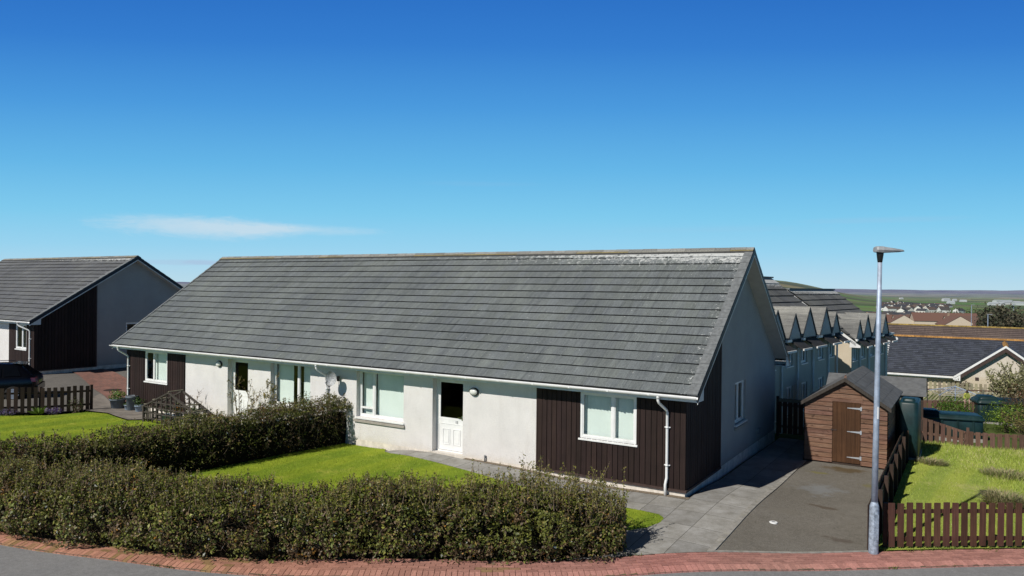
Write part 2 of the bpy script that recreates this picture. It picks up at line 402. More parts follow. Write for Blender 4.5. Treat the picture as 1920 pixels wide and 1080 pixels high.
def terrain():
    rs = [0.0]; r = 1.0
    while r < 62: rs.append(r); r += .6 if r > 10 else 1.5
    while r < 14000: rs.append(r); r *= 1.028
    azs = []
    a = -180.0
    while a < 180: azs.append(math.radians(a)); a += .75 if -45 <= a < 50 else 3
    v = []; c = []; n = len(azs)
    for r in rs:
        for a in azs:
            x, y = math.sin(a)*r, math.cos(a)*r
            lo = .07*(1-sst(40, 62, r))
            bm_ = 0
            if r > 3500: bm_ = noise.fractal((x*.0009, y*.0009, 1), 1.0, 2.0, 4)*14*sst(3500, 7000, r)
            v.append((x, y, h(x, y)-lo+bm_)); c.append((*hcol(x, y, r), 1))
    f = []
    for i in range(len(rs)-1):
        for j in range(n):
            k = (j+1) % n
            f.append((i*n+j, (i+1)*n+j, (i+1)*n+k, i*n+k) if i else (0, n+j, n+k))
    me = bpy.data.meshes.new('terrain'); me.from_pydata(v, [], f)
    at = me.attributes.new('col', 'FLOAT_COLOR', 'POINT'); at.data.foreach_set('color', np.array(c, np.float32).ravel())
    me.polygons.foreach_set('use_smooth', [True]*len(f)); me.update()
    m, nt, b = new_mat('terrain_cover'); at = N(nt, 'ShaderNodeAttribute', attribute_name='col')
    co = objco(nt)
    # field pattern in the middle distance: patchwork of pasture and rough grazing with dark dykes
    vo = N(nt, 'ShaderNodeTexVoronoi'); vo.inputs['Scale'].default_value = .0042; nt.links.new(co, vo.inputs['Vector'])
    fc = ramp(nt, vo.outputs['Color'], [(.2, (.62, .70, .62)), (.42, (1.0, 1.15, .80)), (.58, (1.7, 1.35, 1.05)), (.75, (.85, 1.25, .65))])
    ln = N(nt, 'ShaderNodeVectorMath', operation='LENGTH'); nt.links.new(co, ln.inputs[0])
    fr = N(nt, 'ShaderNodeMapRange'); fr.inputs[1].default_value = 250; fr.inputs[2].default_value = 900
    nt.links.new(ln.outputs['Value'], fr.inputs[0])
    fr2 = N(nt, 'ShaderNodeMapRange'); fr2.inputs[1].default_value = 6500; fr2.inputs[2].default_value = 4000
    nt.links.new(ln.outputs['Value'], fr2.inputs[0])
    mm = nt.nodes.new('ShaderNodeMath'); mm.operation = 'MULTIPLY'
    nt.links.new(fr.outputs[0], mm.inputs[0]); nt.links.new(fr2.outputs[0], mm.inputs[1])
    c1 = mixc(nt, mm.outputs[0], at.outputs['Color'], mixc(nt, 1.0, at.outputs['Color'], fc, 'MULTIPLY'))
    nn = ramp(nt, noise_t(nt, .006, 6, .75, co), [(.3, (.62, .64, .74)), (.7, (1.40, 1.34, 1.18))])
    c1 = mixc(nt, .9, c1, nn, 'MULTIPLY')
    nn2 = ramp(nt, noise_t(nt, 1.7, 5, .75, co), [(.3, (.7,)*3), (.7, (1.2,)*3)])
    c1 = mixc(nt, .8, c1, nn2, 'MULTIPLY')
    S(nt, c1, b); b.inputs['Roughness'].default_value = 1; b.inputs['Specular IOR Level'].default_value = .05
    me.materials.append(m)
    o = bpy.data.objects.new('ground', me); COL.objects.link(o); struct(o)
terrain()

def sheet(name, pts, off, mat, step=.6, uv=False, thick=0):
    bm = bmesh.new(); vs = [bm.verts.new((x, y, 0)) for x, y in pts]
    f = bm.faces.new(vs); bm.normal_update()
    if f.normal.z < 0: f.normal_flip()
    bmesh.ops.triangulate(bm, faces=bm.faces[:])
    xs = [p[0] for p in pts]; ys = [p[1] for p in pts]
    for ax, (lo, hi) in enumerate(((min(xs), max(xs)), (min(ys), max(ys)))):
        k = math.ceil(lo/step)*step
        while k < hi:
            co = [0, 0, 0]; co[ax] = k; no = [0, 0, 0]; no[ax] = 1
            bmesh.ops.bisect_plane(bm, geom=bm.verts[:]+bm.edges[:]+bm.faces[:], plane_co=co, plane_no=no, dist=1e-5)
            k += step
    if thick:
        ext = bmesh.ops.extrude_face_region(bm, geom=bm.faces[:])
        top = [g for g in ext['geom'] if isinstance(g, bmesh.types.BMVert)]
        ts = set(top)
        for v in bm.verts: v.co.z = h(v.co.x, v.co.y)+(off if v in ts else off-thick)
    else:
        for v in bm.verts: v.co.z = h(v.co.x, v.co.y)+off
    me = bpy.data.meshes.new(name); bm.to_mesh(me); bm.free(); me.materials.append(mat)
    o = bpy.data.objects.new(name, me); COL.objects.link(o); return struct(o)

def asphalt(name, col, patch, fine=(.55, 1.5), marks=None):
    m, nt, b = new_mat(name); co = objco(nt)
    c = ramp(nt, noise_t(nt, .55, 5, .65, co, .3), [(.3, col), (.7, patch)])
    c = mixc(nt, 1.0, c, ramp(nt, noise_t(nt, 9, 5, .8, co), [(.35, (.86,)*3), (.65, (1.12,)*3)]), 'MULTIPLY')
    c = mixc(nt, 1.0, c, ramp(nt, noise_t(nt, 55, 4, .9, co), [(.32, (fine[0],)*3), (.68, (fine[1],)*3)]), 'MULTIPLY')
    sp = ramp(nt, noise_t(nt, 190, 2, .7, co), [(.66, (0, 0, 0)), (.72, (.6,)*3)])
    c = mixc(nt, sp, c, (.36, .35, .33))
    if marks:
        for (x, y, rad, colr, amt, sy) in marks:
            mp = N(nt, 'ShaderNodeMapping'); nt.links.new(co, mp.inputs[0])
            mp.vector_type = 'TEXTURE'; mp.inputs['Location'].default_value = (x, y, 0)
            mp.inputs['Rotation'].default_value = (0, 0, HROT); mp.inputs['Scale'].default_value = (rad, rad*sy, 1e3)
            l = N(nt, 'ShaderNodeVectorMath', operation='LENGTH'); nt.links.new(mp.outputs[0], l.inputs[0])
            ad = nt.nodes.new('ShaderNodeMath'); ad.operation = 'MULTIPLY_ADD'; ad.inputs[1].default_value = 1.3
            nt.links.new(noise_t(nt, 2.3, 6, .75, co), ad.inputs[0]); nt.links.new(l.outputs['Value'], ad.inputs[2])
            c = mixc(nt, ramp(nt, ad.outputs[0], [(.8, (amt,)*3), (1.55, (0, 0, 0))]), c, colr)
    S(nt, c, b); b.inputs['Roughness'].default_value = .92; b.inputs['Specular IOR Level'].default_value = .2
    bump(nt, b, noise_t(nt, 90, 3, .8, co), .6, .01)
    return m
M['road'] = asphalt('road_asphalt', (.20, .20, .205), (.235, .233, .232), (.72, 1.3))
hy = HW(-2.6, -.3)
M['drive'] = asphalt('driveway_asphalt', (.140, .128, .108), (.185, .172, .150), (.45, 1.55), marks=[
    (*HW(-2.45, 3.2), 1.6, (.20, .205, .205), .9, 1.3), (*HW(-2.7, 5.8), 1.9, (.10, .072, .038), .95, .5), (*HW(-2.1, 5.0), 1.0, (.17, .155, .06), .8, .4),
    (*HW(-3.5, 4.3), .9, (.165, .15, .065), .7, .8), (*HW(-2.75, 1.45), 1.1, (.09, .065, .045), .75, .35), (*HW(-3.5, -.6), 1.0, (.09, .07, .055), .7, .4), (*HW(-2.2, .5), 1.2, (.17, .155, .13), .6, .6)])
M['parking'] = asphalt('parking_asphalt', (.13, .122, .112), (.165, .155, .142), (.7, 1.3))

def lawn_mat(name, a, bcol, stripe=None, dry=None, thr=.55):
    m, nt, b = new_mat(name); co = objco(nt)
    c = ramp(nt, noise_t(nt, 1.1, 6, .7, co, .4), [(.3, a), (.7, bcol)])
    c = mixc(nt, 1.0, c, ramp(nt, noise_t(nt, 38, 4, .85, co), [(.3, (.55,)*3), (.7, (1.35,)*3)]), 'MULTIPLY')
    if stripe:
        w = N(nt, 'ShaderNodeTexWave'); w.inputs['Scale'].default_value = stripe; w.inputs['Distortion'].default_value = 1.2
        w.inputs['Detail'].default_value = 3
        mp = N(nt, 'ShaderNodeMapping'); mp.inputs['Rotation'].default_value = (0, 0, -HROT+.1)
        nt.links.new(co, mp.inputs[0]); nt.links.new(mp.outputs[0], w.inputs['Vector'])
        c = mixc(nt, .8, c, ramp(nt, w.outputs['Color'], [(.3, (.80, .86, .9)), (.7, (1.12, 1.06, 1.0))]), 'MULTIPLY')
    if dry:
        c = mixc(nt, ramp(nt, noise_t(nt, .9, 6, .75, co), [(thr, (0, 0, 0)), (thr+.17, (.75,)*3)]), c, dry)
    S(nt, c, b); b.inputs['Roughness'].default_value = .95; b.inputs['Specular IOR Level'].default_value = .1
    bump(nt, b, noise_t(nt, 45, 4, .85, co), .8, .03)
    return m
M['lawn'] = lawn_mat('lawn_turf', (.165, .250, .022), (.305, .380, .036), stripe=.22, dry=(.46, .45, .08), thr=.56)
M['lawn_right'] = lawn_mat('lawn_turf_right', (.285, .36, .060), (.41, .47, .10), stripe=.30, dry=(.52, .48, .20))

# road in the foreground, pavers along its edge
OUT = [(-24, 20.5), (-18, 18.0), (-14, 16.25), (-10.07, 14.63), (-8.01, 13.99), (-6.36, 13.52), (-4.87, 13.22), (-3, 13.08), (-1, 13.06), (.8, 13.13), (2.93, 13.30), (6.38, 13.68), (9.71, 13.96), (14, 14.3), (22, 15.0)]
def chaikin(p, n=2):
    for _ in range(n):
        q = [p[0]]
        for a, b in zip(p, p[1:]):
            q += [(a[0]*.75+b[0]*.25, a[1]*.75+b[1]*.25), (a[0]*.25+b[0]*.75, a[1]*.25+b[1]*.75)]
        p = q+[p[-1]]
    return p
EDGE = chaikin(OUT, 3)
def arclen(p):
    s = [0]
    for a, b in zip(p, p[1:]): s.append(s[-1]+math.dist(a, b))
    return s
ES = arclen(EDGE)
def at_s(s, off=0, P=EDGE, SS=ES):
    s = min(max(s, 0), SS[-1]-1e-6)
    lo, hi = 0, len(SS)-1
    while hi-lo > 1:
        md = (lo+hi)//2
        if SS[md] <= s: lo = md
        else: hi = md
    a, b = P[lo], P[lo+1]; t = (s-SS[lo])/(SS[lo+1]-SS[lo])
    L = math.dist(a, b); nx, ny = -(b[1]-a[1])/L, (b[0]-a[0])/L
    return (a[0]+(b[0]-a[0])*t+nx*off, a[1]+(b[1]-a[1])*t+ny*off)
road = [at_s(s, .01) for s in np.arange(0, ES[-1], .8)]
sheet('road', road+[(30, 6), (30, -6), (-30, -6), (-30, 12)], -.055, M['road'], 1.5)
M['sand'] = plain('paver_joint_sand', (.17, .12, .085), .95, .3, 9, bmp=.4, grime=((.12, .13, .03), .8))
sheet('paver_bed', [at_s(s, .0) for s in np.arange(0, ES[-1], .6)]+[at_s(s, .77) for s in np.arange(ES[-1], 0, -.6)], -.028, M['sand'], 1.2)
M['brick'] = attr_mat('block_paver', .9, 30, (.72, 1.22), .5, 90, spec=.15)
def pavers():
    b = MB(); hgt = {}
    def brick(s0, s1, o0, o1, z0=0, z1=0):
        p = [at_s(s0+.004, o0+.004), at_s(s1-.004, o0+.004), at_s(s1-.004, o1-.004), at_s(s0+.004, o1-.004)]
        cx, cy = sum(q[0] for q in p)/4, sum(q[1] for q in p)/4
        j = R.uniform(-.004, .004); hz = h(cx, cy)
        n = noise.noise((cx*.5, cy*.5, 2)); k = R.uniform(.80, 1.16)
        base = Vector((.43, .19, .165)).lerp(Vector((.345, .19, .155)), .5+.5*n)*(1.12 if z1 > z0 else 1)
        left = sst(1.5, -7, cx) if False else 1-sst(-7, 2, cx)
        base = base.lerp(Vector((.40, .20, .125)), left*.7)
        if noise.noise((cx*1.3, cy*1.3, 7))+.8*(left-.6)*1.0 > .28 and R.random() < .55: base = base.lerp(Vector((.20, .17, .045)), R.uniform(.2, .6))
        b.col(base*k)
        t = [(p[i][0], p[i][1], hz+(z0 if i < 2 else z1)+j+R.uniform(-.0015, .0015)) for i in range(4)]
        lo = [(p[i][0], p[i][1], hz-.06) for i in range(4)]
        b.hexa([lo[0], lo[1], lo[2], lo[3], t[0], t[1], t[2], t[3]])
    s = 2.0; end = ES[-1]-2
    while s < end: brick(s, s+.102, .0, .20, -.032, .004); s += .104
    for row in range(5):
        s = 2.0+(.1 if row % 2 else 0); o = .202+row*.106
        while s < end: brick(s, s+.206, o, o+.104, .004, .004); s += .208
    # the edging row that the gardens sit against
    o = b.build('brick_pavement', 'brick'); struct(o)
pavers()

# flagstones, driveway, lawns (in house coordinates: u to the left along the front, v to the back)
def flag_mat():
    m, nt, b = new_mat('concrete_flags'); uvn = N(nt, 'ShaderNodeTexCoord')
    mp = N(nt, 'ShaderNodeMapping'); mp.vector_type = 'TEXTURE'
    mp.inputs['Location'].default_value = (*HW(-.10, 0), 0); mp.inputs['Rotation'].default_value = (0, 0, YAW)
    nt.links.new(uvn.outputs['Object'], mp.inputs[0])
    br = N(nt, 'ShaderNodeTexBrick'); nt.links.new(mp.outputs[0], br.inputs['Vector'])
    br.offset = 0; br.inputs['Scale'].default_value = 1; br.inputs['Brick Width'].default_value = .90; br.inputs['Row Height'].default_value = .672
    br.inputs['Mortar Size'].default_value = .007; br.inputs['Mortar Smooth'].default_value = .2
    br.inputs['Color1'].default_value = (.28, .275, .265, 1); br.inputs['Color2'].default_value = (.36, .352, .335, 1); br.inputs['Mortar'].default_value = (.10, .095, .085, 1)
    co = uvn.outputs['Object']
    c = mixc(nt, 1.0, br.outputs['Color'], ramp(nt, noise_t(nt, 2.2, 6, .75, co), [(.3, (.62, .60, .55)), (.7, (1.15,)*3)]), 'MULTIPLY')
    c = mixc(nt, 1.0, c, ramp(nt, noise_t(nt, 90, 3, .8, co), [(.3, (.78,)*3), (.7, (1.18,)*3)]), 'MULTIPLY')
    S(nt, c, b); b.inputs['Roughness'].default_value = .9; b.inputs['Specular IOR Level'].default_value = .2
    bump(nt, b, br.outputs['Fac'], -.6, .01)
    return m
M['flags'] = flag_mat()
def edge_hit(u):
    """v where the line of constant u meets the back of the pavers"""
    best = None
    for s in np.arange(0, ES[-1], .05):
        x, y = at_s(s, .735); d = (x-CX)*UX+(y-CY)*UY
        if best is None or abs(d-u) < best[0]: best = (abs(d-u), (x-CX)*VX+(y-CY)*VY, s)
    return best[1], best[2]
v1, s1 = edge_hit(.75); v2, s2 = edge_hit(-1.45); v3, s3 = edge_hit(-1.57); v4, s4 = edge_hit(-4.05)
def inner(sa, sb, n=8): return [at_s(sa+(sb-sa)*i/n, .738) for i in range(n+1)]
sheet('flagstone_path', inner(s1, s2)+[HW(-1.45, 9.6), HW(-.12, 9.6), HW(-.12, -.16), HW(6.2, -.14), HW(7.6, -.02), HW(8.3, -.02), HW(8.85, -.14), HW(9.0, -.35), HW(8.6, -.55), HW(7.6, -.72), HW(6.2, -.95), HW(4.4, -1.22), HW(2.4, -1.34), HW(.5, -1.36), HW(.1, -1.42), HW(-.08, -1.6), HW(-.12, -1.9), HW(.0, -2.4), HW(.35, -2.85)], .004, M['flags'], .7)
M['gravel'] = plain('gravel_strip', (.22, .175, .125), .95, .35, 30, bmp=1, bscale=50)
sheet('gravel_strip', [HW(-.0, .0), HW(-.14, -.0), HW(-.14, -.18), HW(6.3, -.16), HW(6.3, 0)], .010, M['gravel'], .8)
M['concrete'] = plain('concrete_kerb', (.33, .315, .285), .9, .2, 6, bmp=.4, bscale=70, grime=((.2, .19, .13), .6))
sheet('drive_kerb', [at_s(s2, .745), at_s(s3, .745), HW(-1.57, 6.3), HW(-1.45, 6.3)], .022, M['concrete'], .7, thick=.08)
sheet('drive_kerb', [at_s(s3, .74), at_s(s4, .74), at_s(s4, .795), at_s(s3, .795)], .012, M['concrete'], .7, thick=.05)
sheet('driveway', [at_s(s3, .795)]+[at_s(s3+(s4-s3)*i/6, .795) for i in range(1, 7)]+[HW(-4.05, 10.8), HW(-1.57, 10.8)], .0, M['drive'], .6)
LAWN = [at_s(edge_hit(9.5)[1]+(s1-edge_hit(9.5)[1])*i/8, 1.2 if i < 8 else .8) for i in range(9)]+[HW(.35, -2.85), HW(.0, -2.4), HW(-.12, -1.9), HW(-.08, -1.6), HW(.1, -1.42), HW(.5, -1.36), HW(2.4, -1.34), HW(4.4, -1.22), HW(6.2, -.95), HW(7.6, -.72), HW(8.6, -.55), HW(9.0, -.35), HW(9.2, -.05), HW(11.8, -.04), (-6.5, 22.6), (-8.9, 19.6), (-12.5, 17.2)]
sheet('lawn', LAWN, .0, M['lawn'], .6)
LAWN_L = [(-12.2, 17.6), (-9.0, 20.6), (-6.9, 23.3), HW(12.2, -.03), HW(19, -.03), (-12.6, 26.9), (-13.3, 27.0), (-13.9, 26.9), (-14.5, 27.4), (-15.3, 28.1), (-16.2, 28.35), (-17.0, 27.5), (-18.6, 27.0), (-21, 26.2), (-27, 25), (-27, 21)]
sheet('lawn', LAWN_L, .0, M['lawn'], .8)
LAWN_R = [at_s(s4, .80)]+[at_s(s4+i*1.5, .80) for i in range(1, 9)]+[(20, 23.3), (16.8, 24.15), (15.24, 24.72), (14.2, 25.7), (13.5, 26.6), HW(-4.12, 10.8), HW(-4.12, 0)]
sheet('lawn', LAWN_R, .0, M['lawn_right'], .8)
# parking court on the left with its brick strip
sheet('parking_court', [(-14.9, 29.9), HW(23.2, 4), HW(23.4, 14), (-13, 45), (-20, 50), (-40, 50), (-40, 30), (-25, 27.3), (-18.7, 27.4), (-17.2, 28.1), (-16.2, 28.9)], .0, M['parking'], 1.0)
def paved(name, pts, off):
    m = bpy.data.materials.get('court_pavers')
    if not m:
        m, nt, b = new_mat('court_pavers'); tc = N(nt, 'ShaderNodeTexCoord'); br = N(nt, 'ShaderNodeTexBrick')
        mp = N(nt, 'ShaderNodeMapping'); mp.inputs['Rotation'].default_value = (0, 0, .7)
        nt.links.new(tc.outputs['Object'], mp.inputs[0]); nt.links.new(mp.outputs[0], br.inputs['Vector'])
        br.inputs['Scale'].default_value = 1; br.inputs['Brick Width'].default_value = .2; br.inputs['Row Height'].default_value = .1; br.inputs['Mortar Size'].default_value = .006
        br.inputs['Color1'].default_value = (.27, .125, .095, 1); br.inputs['Color2'].default_value = (.20, .105, .085, 1); br.inputs['Mortar'].default_value = (.12, .08, .06, 1)
        c = mixc(nt, 1, br.outputs['Color'], ramp(nt, noise_t(nt, 1.3, 6, .7, tc.outputs['Object']), [(.3, (.7,)*3), (.7, (1.2,)*3)]), 'MULTIPLY')
        S(nt, c, b); b.inputs['Roughness'].default_value = .9; bump(nt, b, br.outputs['Fac'], -.4, .01)
    return sheet(name, pts, off, m, .8)
paved('brick_strip', [(-23.6, 38.2), (-22.7, 38.9), (-17.6, 34.6), (-14.9, 33.2), (-14.6, 30.2), (-15.74, 30.35), (-16.22, 30.18), (-17.7, 31.9), (-19.0, 33.4)], .045)
M['flags_old'] = plain('old_flagstones', (.215, .19, .165), .9, .22, 2.2, bmp=.4, bscale=40)
sheet('garden_path', [(-17.6, 31.75), (-16.22, 30.18), (-15.74, 30.35), (-15.2, 29.95), HW(22.9, -.02), HW(18.2, -.02), (-11.2, 28.4), (-11.9, 27.2), (-12.6, 26.9), (-13.3, 27.0), (-13.9, 26.9), (-14.5, 27.4), (-15.3, 28.1), (-16.2, 28.4), (-17.0, 28.9)], .038, M['flags_old'], .8)
# ------------------------------------------------------------------ bungalow kit (local x to the right along the front, y to the back)
def columns(a0, a1, z0, top, ops, put, extra=()):
    """split a wall into upright strips round its openings; put(polygon of (a,z))"""
    br = sorted(set([a0, a1]+[q for o in ops for q in (o[0], o[1]) if a0 < q < a1]+[e for e in extra if a0 < e < a1]))
    for l, r in zip(br, br[1:]):
        mid = (l+r)/2; zs = z0
        for o in sorted([o for o in ops if o[0] <= mid <= o[1]], key=lambda o: o[2]):
            if o[2] > zs: put([(l, zs), (r, zs), (r, o[2]), (l, o[2])])
            zs = o[3]
        if top(mid) > zs+1e-4: put([(l, zs), (r, zs), (r, top(r)), (l, top(l))])

def wall_face(mb, f, a0, a1, z0, top, ops=(), depth=.30, extra=()):
    """f(a, z, d): point on the wall, d inwards"""
    columns(a0, a1, z0, top, ops, lambda p: mb.poly([f(a, z, 0) for a, z in p]), extra)
    for (l, r, b, t, *_) in ops:
        if l >= a0-1e-6 and r <= a1+1e-6:
            for (p, q) in (((l, b), (r, b)), ((r, b), (r, t)), ((r, t), (l, t)), ((l, t), (l, b))):
                mb.poly([f(*p, 0), f(*q, 0), f(*q, depth), f(*p, depth)])

def boards(mb, f, a0, a1, z0, top, ops=(), w=.145, gap=.016, t=.024):
    """upright boards standing proud of the wall face (negative d), cut round openings"""
    n = max(1, round((a1-a0)/w)); w = (a1-a0)/n
    for k in range(n):
        l, r = a0+k*w+gap/2, a0+(k+1)*w-gap/2
        tone = R.uniform(.78, 1.2); mb.col((tone, tone*R.uniform(.96, 1.03), tone*R.uniform(.94, 1.03)))
        tt = t+R.uniform(-.003, .003)
        def put(p):
            lo = [f(a, z, 0) for a, z in p]; hi = [f(a, z, -tt) for a, z in p]
            mb.hexa(lo+hi)
        cut = [(max(o[0], l), min(o[1], r), o[2], o[3]) for o in ops if o[1] > l+.01 and o[0] < r-.01]
        columns(l, r, z0, top, cut, put)

def window(parent, f, l, r, b, t, mulls=(), sill='white', blind=None, transoms=(), inset=.05, bright=True, frame=.062):
    """f(a, z, d).  frame > pane, blind, sill"""
    mb = MB(); g = lambda a, z, d: f(a, z, d)
    def rect(a0, z0, a1, z1, d0, d1):
        mb.hexa([g(a0, z0, d0), g(a1, z0, d0), g(a1, z0, d1), g(a0, z0, d1), g(a0, z1, d0), g(a1, z1, d0), g(a1, z1, d1), g(a0, z1, d1)])
    d0, d1 = inset, inset+.06
    rect(l, b, r, b+frame, d0, d1); rect(l, t-frame, r, t, d0, d1)
    rect(l, b+frame, l+frame, t-frame, d0, d1); rect(r-frame, b+frame, r, t-frame, d0, d1)
    cuts = [l+frame]+[q for m in mulls for q in (m-frame/2, m+frame/2)]+[r-frame]
    for m in mulls: rect(m-frame/2, b+frame, m+frame/2, t-frame, d0, d1)
    for (ta, tb, z) in transoms: rect(ta, z-frame*.45, tb, z+frame*.45, d0+.002, d1-.002)
    # slimmer sash round each light
    for a0, a1 in zip(cuts[::2], cuts[1::2]):
        s = .028
        for (p, q, u, v) in ((a0, b+frame, a1, b+frame+s), (a0, t-frame-s, a1, t-frame), (a0, b+frame+s, a0+s, t-frame-s), (a1-s, b+frame+s, a1, t-frame-s)):
            rect(p, q, u, v, d0+.012, d1-.006)
    fr = mb.build('window', 'white', parent)
    for a0, a1 in zip(cuts[::2], cuts[1::2]):
        p = MB(); p.poly([g(a0, b+frame, d0+.03), g(a1, b+frame, d0+.03), g(a1, t-frame, d0+.03), g(a0, t-frame, d0+.03)]); p.build('pane', 'glass', fr)
    if sill:
        s = MB(); z = b
        p = [g(l-.035, z-.045, inset-.002), g(r+.035, z-.045, inset-.002), g(r+.035, z-.052, -.05), g(l-.035, z-.052, -.05), g(l-.035, z-.001, inset-.002), g(r+.035, z-.001, inset-.002), g(r+.035, z-.014, -.05), g(l-.035, z-.014, -.05)]
        s.hexa([p[3], p[2], p[1], p[0], p[7], p[6], p[5], p[4]])
        if sill == 'stone':
            s.build('sill', 'white', fr); s = MB(); z = b-.06
            s.hexa([g(l-.06, z-.09, -.055), g(r+.06, z-.09, -.055), g(r+.06, z-.09, inset+.04), g(l-.06, z-.09, inset+.04), g(l-.06, z-.02, -.055), g(r+.06, z-.02, -.055), g(r+.06, z, inset+.04), g(l-.06, z, inset+.04)])
            s.build('stone_sill', 'stone', fr)
        else: s.build('sill', 'white', fr)
    if blind:
        for (a0, a1) in blind:
            q = MB(); n = max(1, int((a1-a0)/.089)); w = (a1-a0)/n
            for k in range(n):
                aa = a0+k*w; j = R.uniform(-.006, .006)
                q.poly([g(aa, b+frame, d1+.07+j), g(aa+w*.98, b+frame, d1+.10+j), g(aa+w*.98, t-frame, d1+.10+j), g(aa, t-frame, d1+.07+j)])
            q.build('blind', 'blind', fr)
    return fr

def door(parent, f, l, r, b, t, zg, inset=.16, hinge_left=True, number=None, reveal=0):
    """white half glazed door: frame > slab (> pane, handle, panel)"""
    mb = MB(); g = f
    def rect(m, a0, z0, a1, z1, d0, d1):
        m.hexa([g(a0, z0, d0), g(a1, z0, d0), g(a1, z0, d1), g(a0, z0, d1), g(a0, z1, d0), g(a1, z1, d0), g(a1, z1, d1), g(a0, z1, d1)])
    fw = .07
    rect(mb, l, b, l+fw, t, inset, inset+.07); rect(mb, r-fw, b, r, t, inset, inset+.07)
    rect(mb, l+fw, t-fw, r-fw, t, inset, inset+.07); rect(mb, l+fw, b, r-fw, b+.035, inset-.01, inset+.07)
    dr = mb.build('door', 'white', parent)
    s = MB(); L_, R_, B_, T_ = l+fw+.006, r-fw-.006, b+.045, t-fw-.006
    i0, i1 = inset+.012, inset+.055; st = .055
    rect(s, L_, B_, R_, zg-.06, i0, i1); rect(s, L_, zg-.06, R_, zg, i0-.004, i1)
    rect(s, L_, zg, L_+st, T_, i0, i1); rect(s, R_-st, zg, R_, T_, i0, i1); rect(s, L_+st, T_-st, R_-st, T_, i0, i1)
    w = R_-L_
    for (pa, pb) in ((L_+w*.16, L_+w*.44), (L_+w*.56, L_+w*.84)):       # two raised panels with a moulded edge
        pz0, pz1 = B_+.16, zg-.32
        for (x0, z0, x1, z1) in ((pa, pz0, pb, pz0+.018), (pa, pz1-.018, pb, pz1), (pa, pz0+.018, pa+.018, pz1-.018), (pb-.018, pz0+.018, pb, pz1-.018)):
            rect(s, x0, z0, x1, z1, i0-.014, i0)
        rect(s, pa+.05, pz0+.05, pb-.05, pz1-.05, i0-.010, i0)
    rect(s, L_+.05, zg-.185, R_-.02, zg-.172, i0-.010, i0)
    rect(s, L_+.02, B_+.05, L_+.032, zg-.185, i0-.008, i0)
    s.build('slab', 'white', dr)
    p = MB(); p.poly([g(L_+st, zg, i0+.02), g(R_-st, zg, i0+.02), g(R_-st, T_-st, i0+.02), g(L_+st, T_-st, i0+.02)]); p.build('pane', 'glass_dark', dr)
    hb = MB(); hx = R_-.09 if hinge_left else L_+.09
    rect(hb, hx-.018, zg-.04, hx+.018, zg+.10, i0-.016, i0-.004); sg = -1 if hinge_left else 1
    rect(hb, min(hx, hx+sg*.13), zg+.03, max(hx, hx+sg*.13), zg+.052, i0-.05, i0-.03); rect(hb, hx-.012, zg+.03, hx+.012, zg+.052, i0-.03, i0-.016)
    hb.build('handle', 'chrome' if number else 'black', dr)
    if number:
        nb = MB(); x0, z0 = L_+w*.66, zg-.145        # the small grey house number: 1 and 8 in thin strokes
        seg = [((0, 0), (0, .075)), ]
        for (p0, p1) in seg: rect(nb, x0+p0[0]-.005, z0, x0+p0[0]+.005, z0+.075, i0-.008, i0-.001)
        e = x0+.05
        for z in (0, .034, .068): rect(nb, e-.02, z0+z, e+.02, z0+z+.008, i0-.008, i0-.001)
        for x in (-.02, .012): rect(nb, e+x, z0+.008, e+x+.008, z0+.034, i0-.007, i0-.001); rect(nb, e+x, z0+.042, e+x+.008, z0+.068, i0-.007, i0-.001)
        nb.build('house_number', 'grey_plastic', dr)
    return dr

def tiles(mb, x0, x1, P0, P1, nrm, n, tw=.30, th=.040, base=(.105, .111, .110), var=.07, swap=False, hole=None):
    """courses of flat tiles from eave line P0 (y,z) to ridge line P1; nrm (y,z) unit normal"""
    L_ = math.dist(P0, P1); g = L_/n; dy, dz = (P1[0]-P0[0])/L_, (P1[1]-P0[1])/L_
    for k in range(n):
        off = (k % 2)*tw/2; nx = int((x1-x0)/tw)+2
        for j in range(nx):
            a, b = max(x0, x0+j*tw-off+.0008), min(x1, x0+(j+1)*tw-off-.0008)
            if b-a < .02: continue
            s0, s1 = k*g-(.012 if k else 0)+R.uniform(-.003, .003), (k+1)*g
            l0, l1 = th+R.uniform(-.003, .004), th+R.uniform(-.003, .004)
            q = R.uniform(1-var, 1+var); mb.col((base[0]*q, base[1]*q, base[2]*q*R.uniform(.97, 1.04)))
            pt = lambda x, s, e: (x, P0[0]+dy*s+nrm[0]*e, P0[1]+dz*s+nrm[1]*e)
            A = [pt(a, s0, l0), pt(b, s0, l1), pt(b, s1, .002), pt(a, s1, .002)]
            D = [pt(a, s0, -.012), pt(b, s0, -.012)]
            if swap: mb.poly(A[::-1]); mb.col(tuple(c*.10 for c in base)); mb.poly([A[0], A[1], D[1], D[0]])  # tile edge coloured near black: dirt plus the shadow gap at each course
            else: mb.poly(A); mb.col(tuple(c*.10 for c in base)); mb.poly([D[0], D[1], A[1], A[0]])

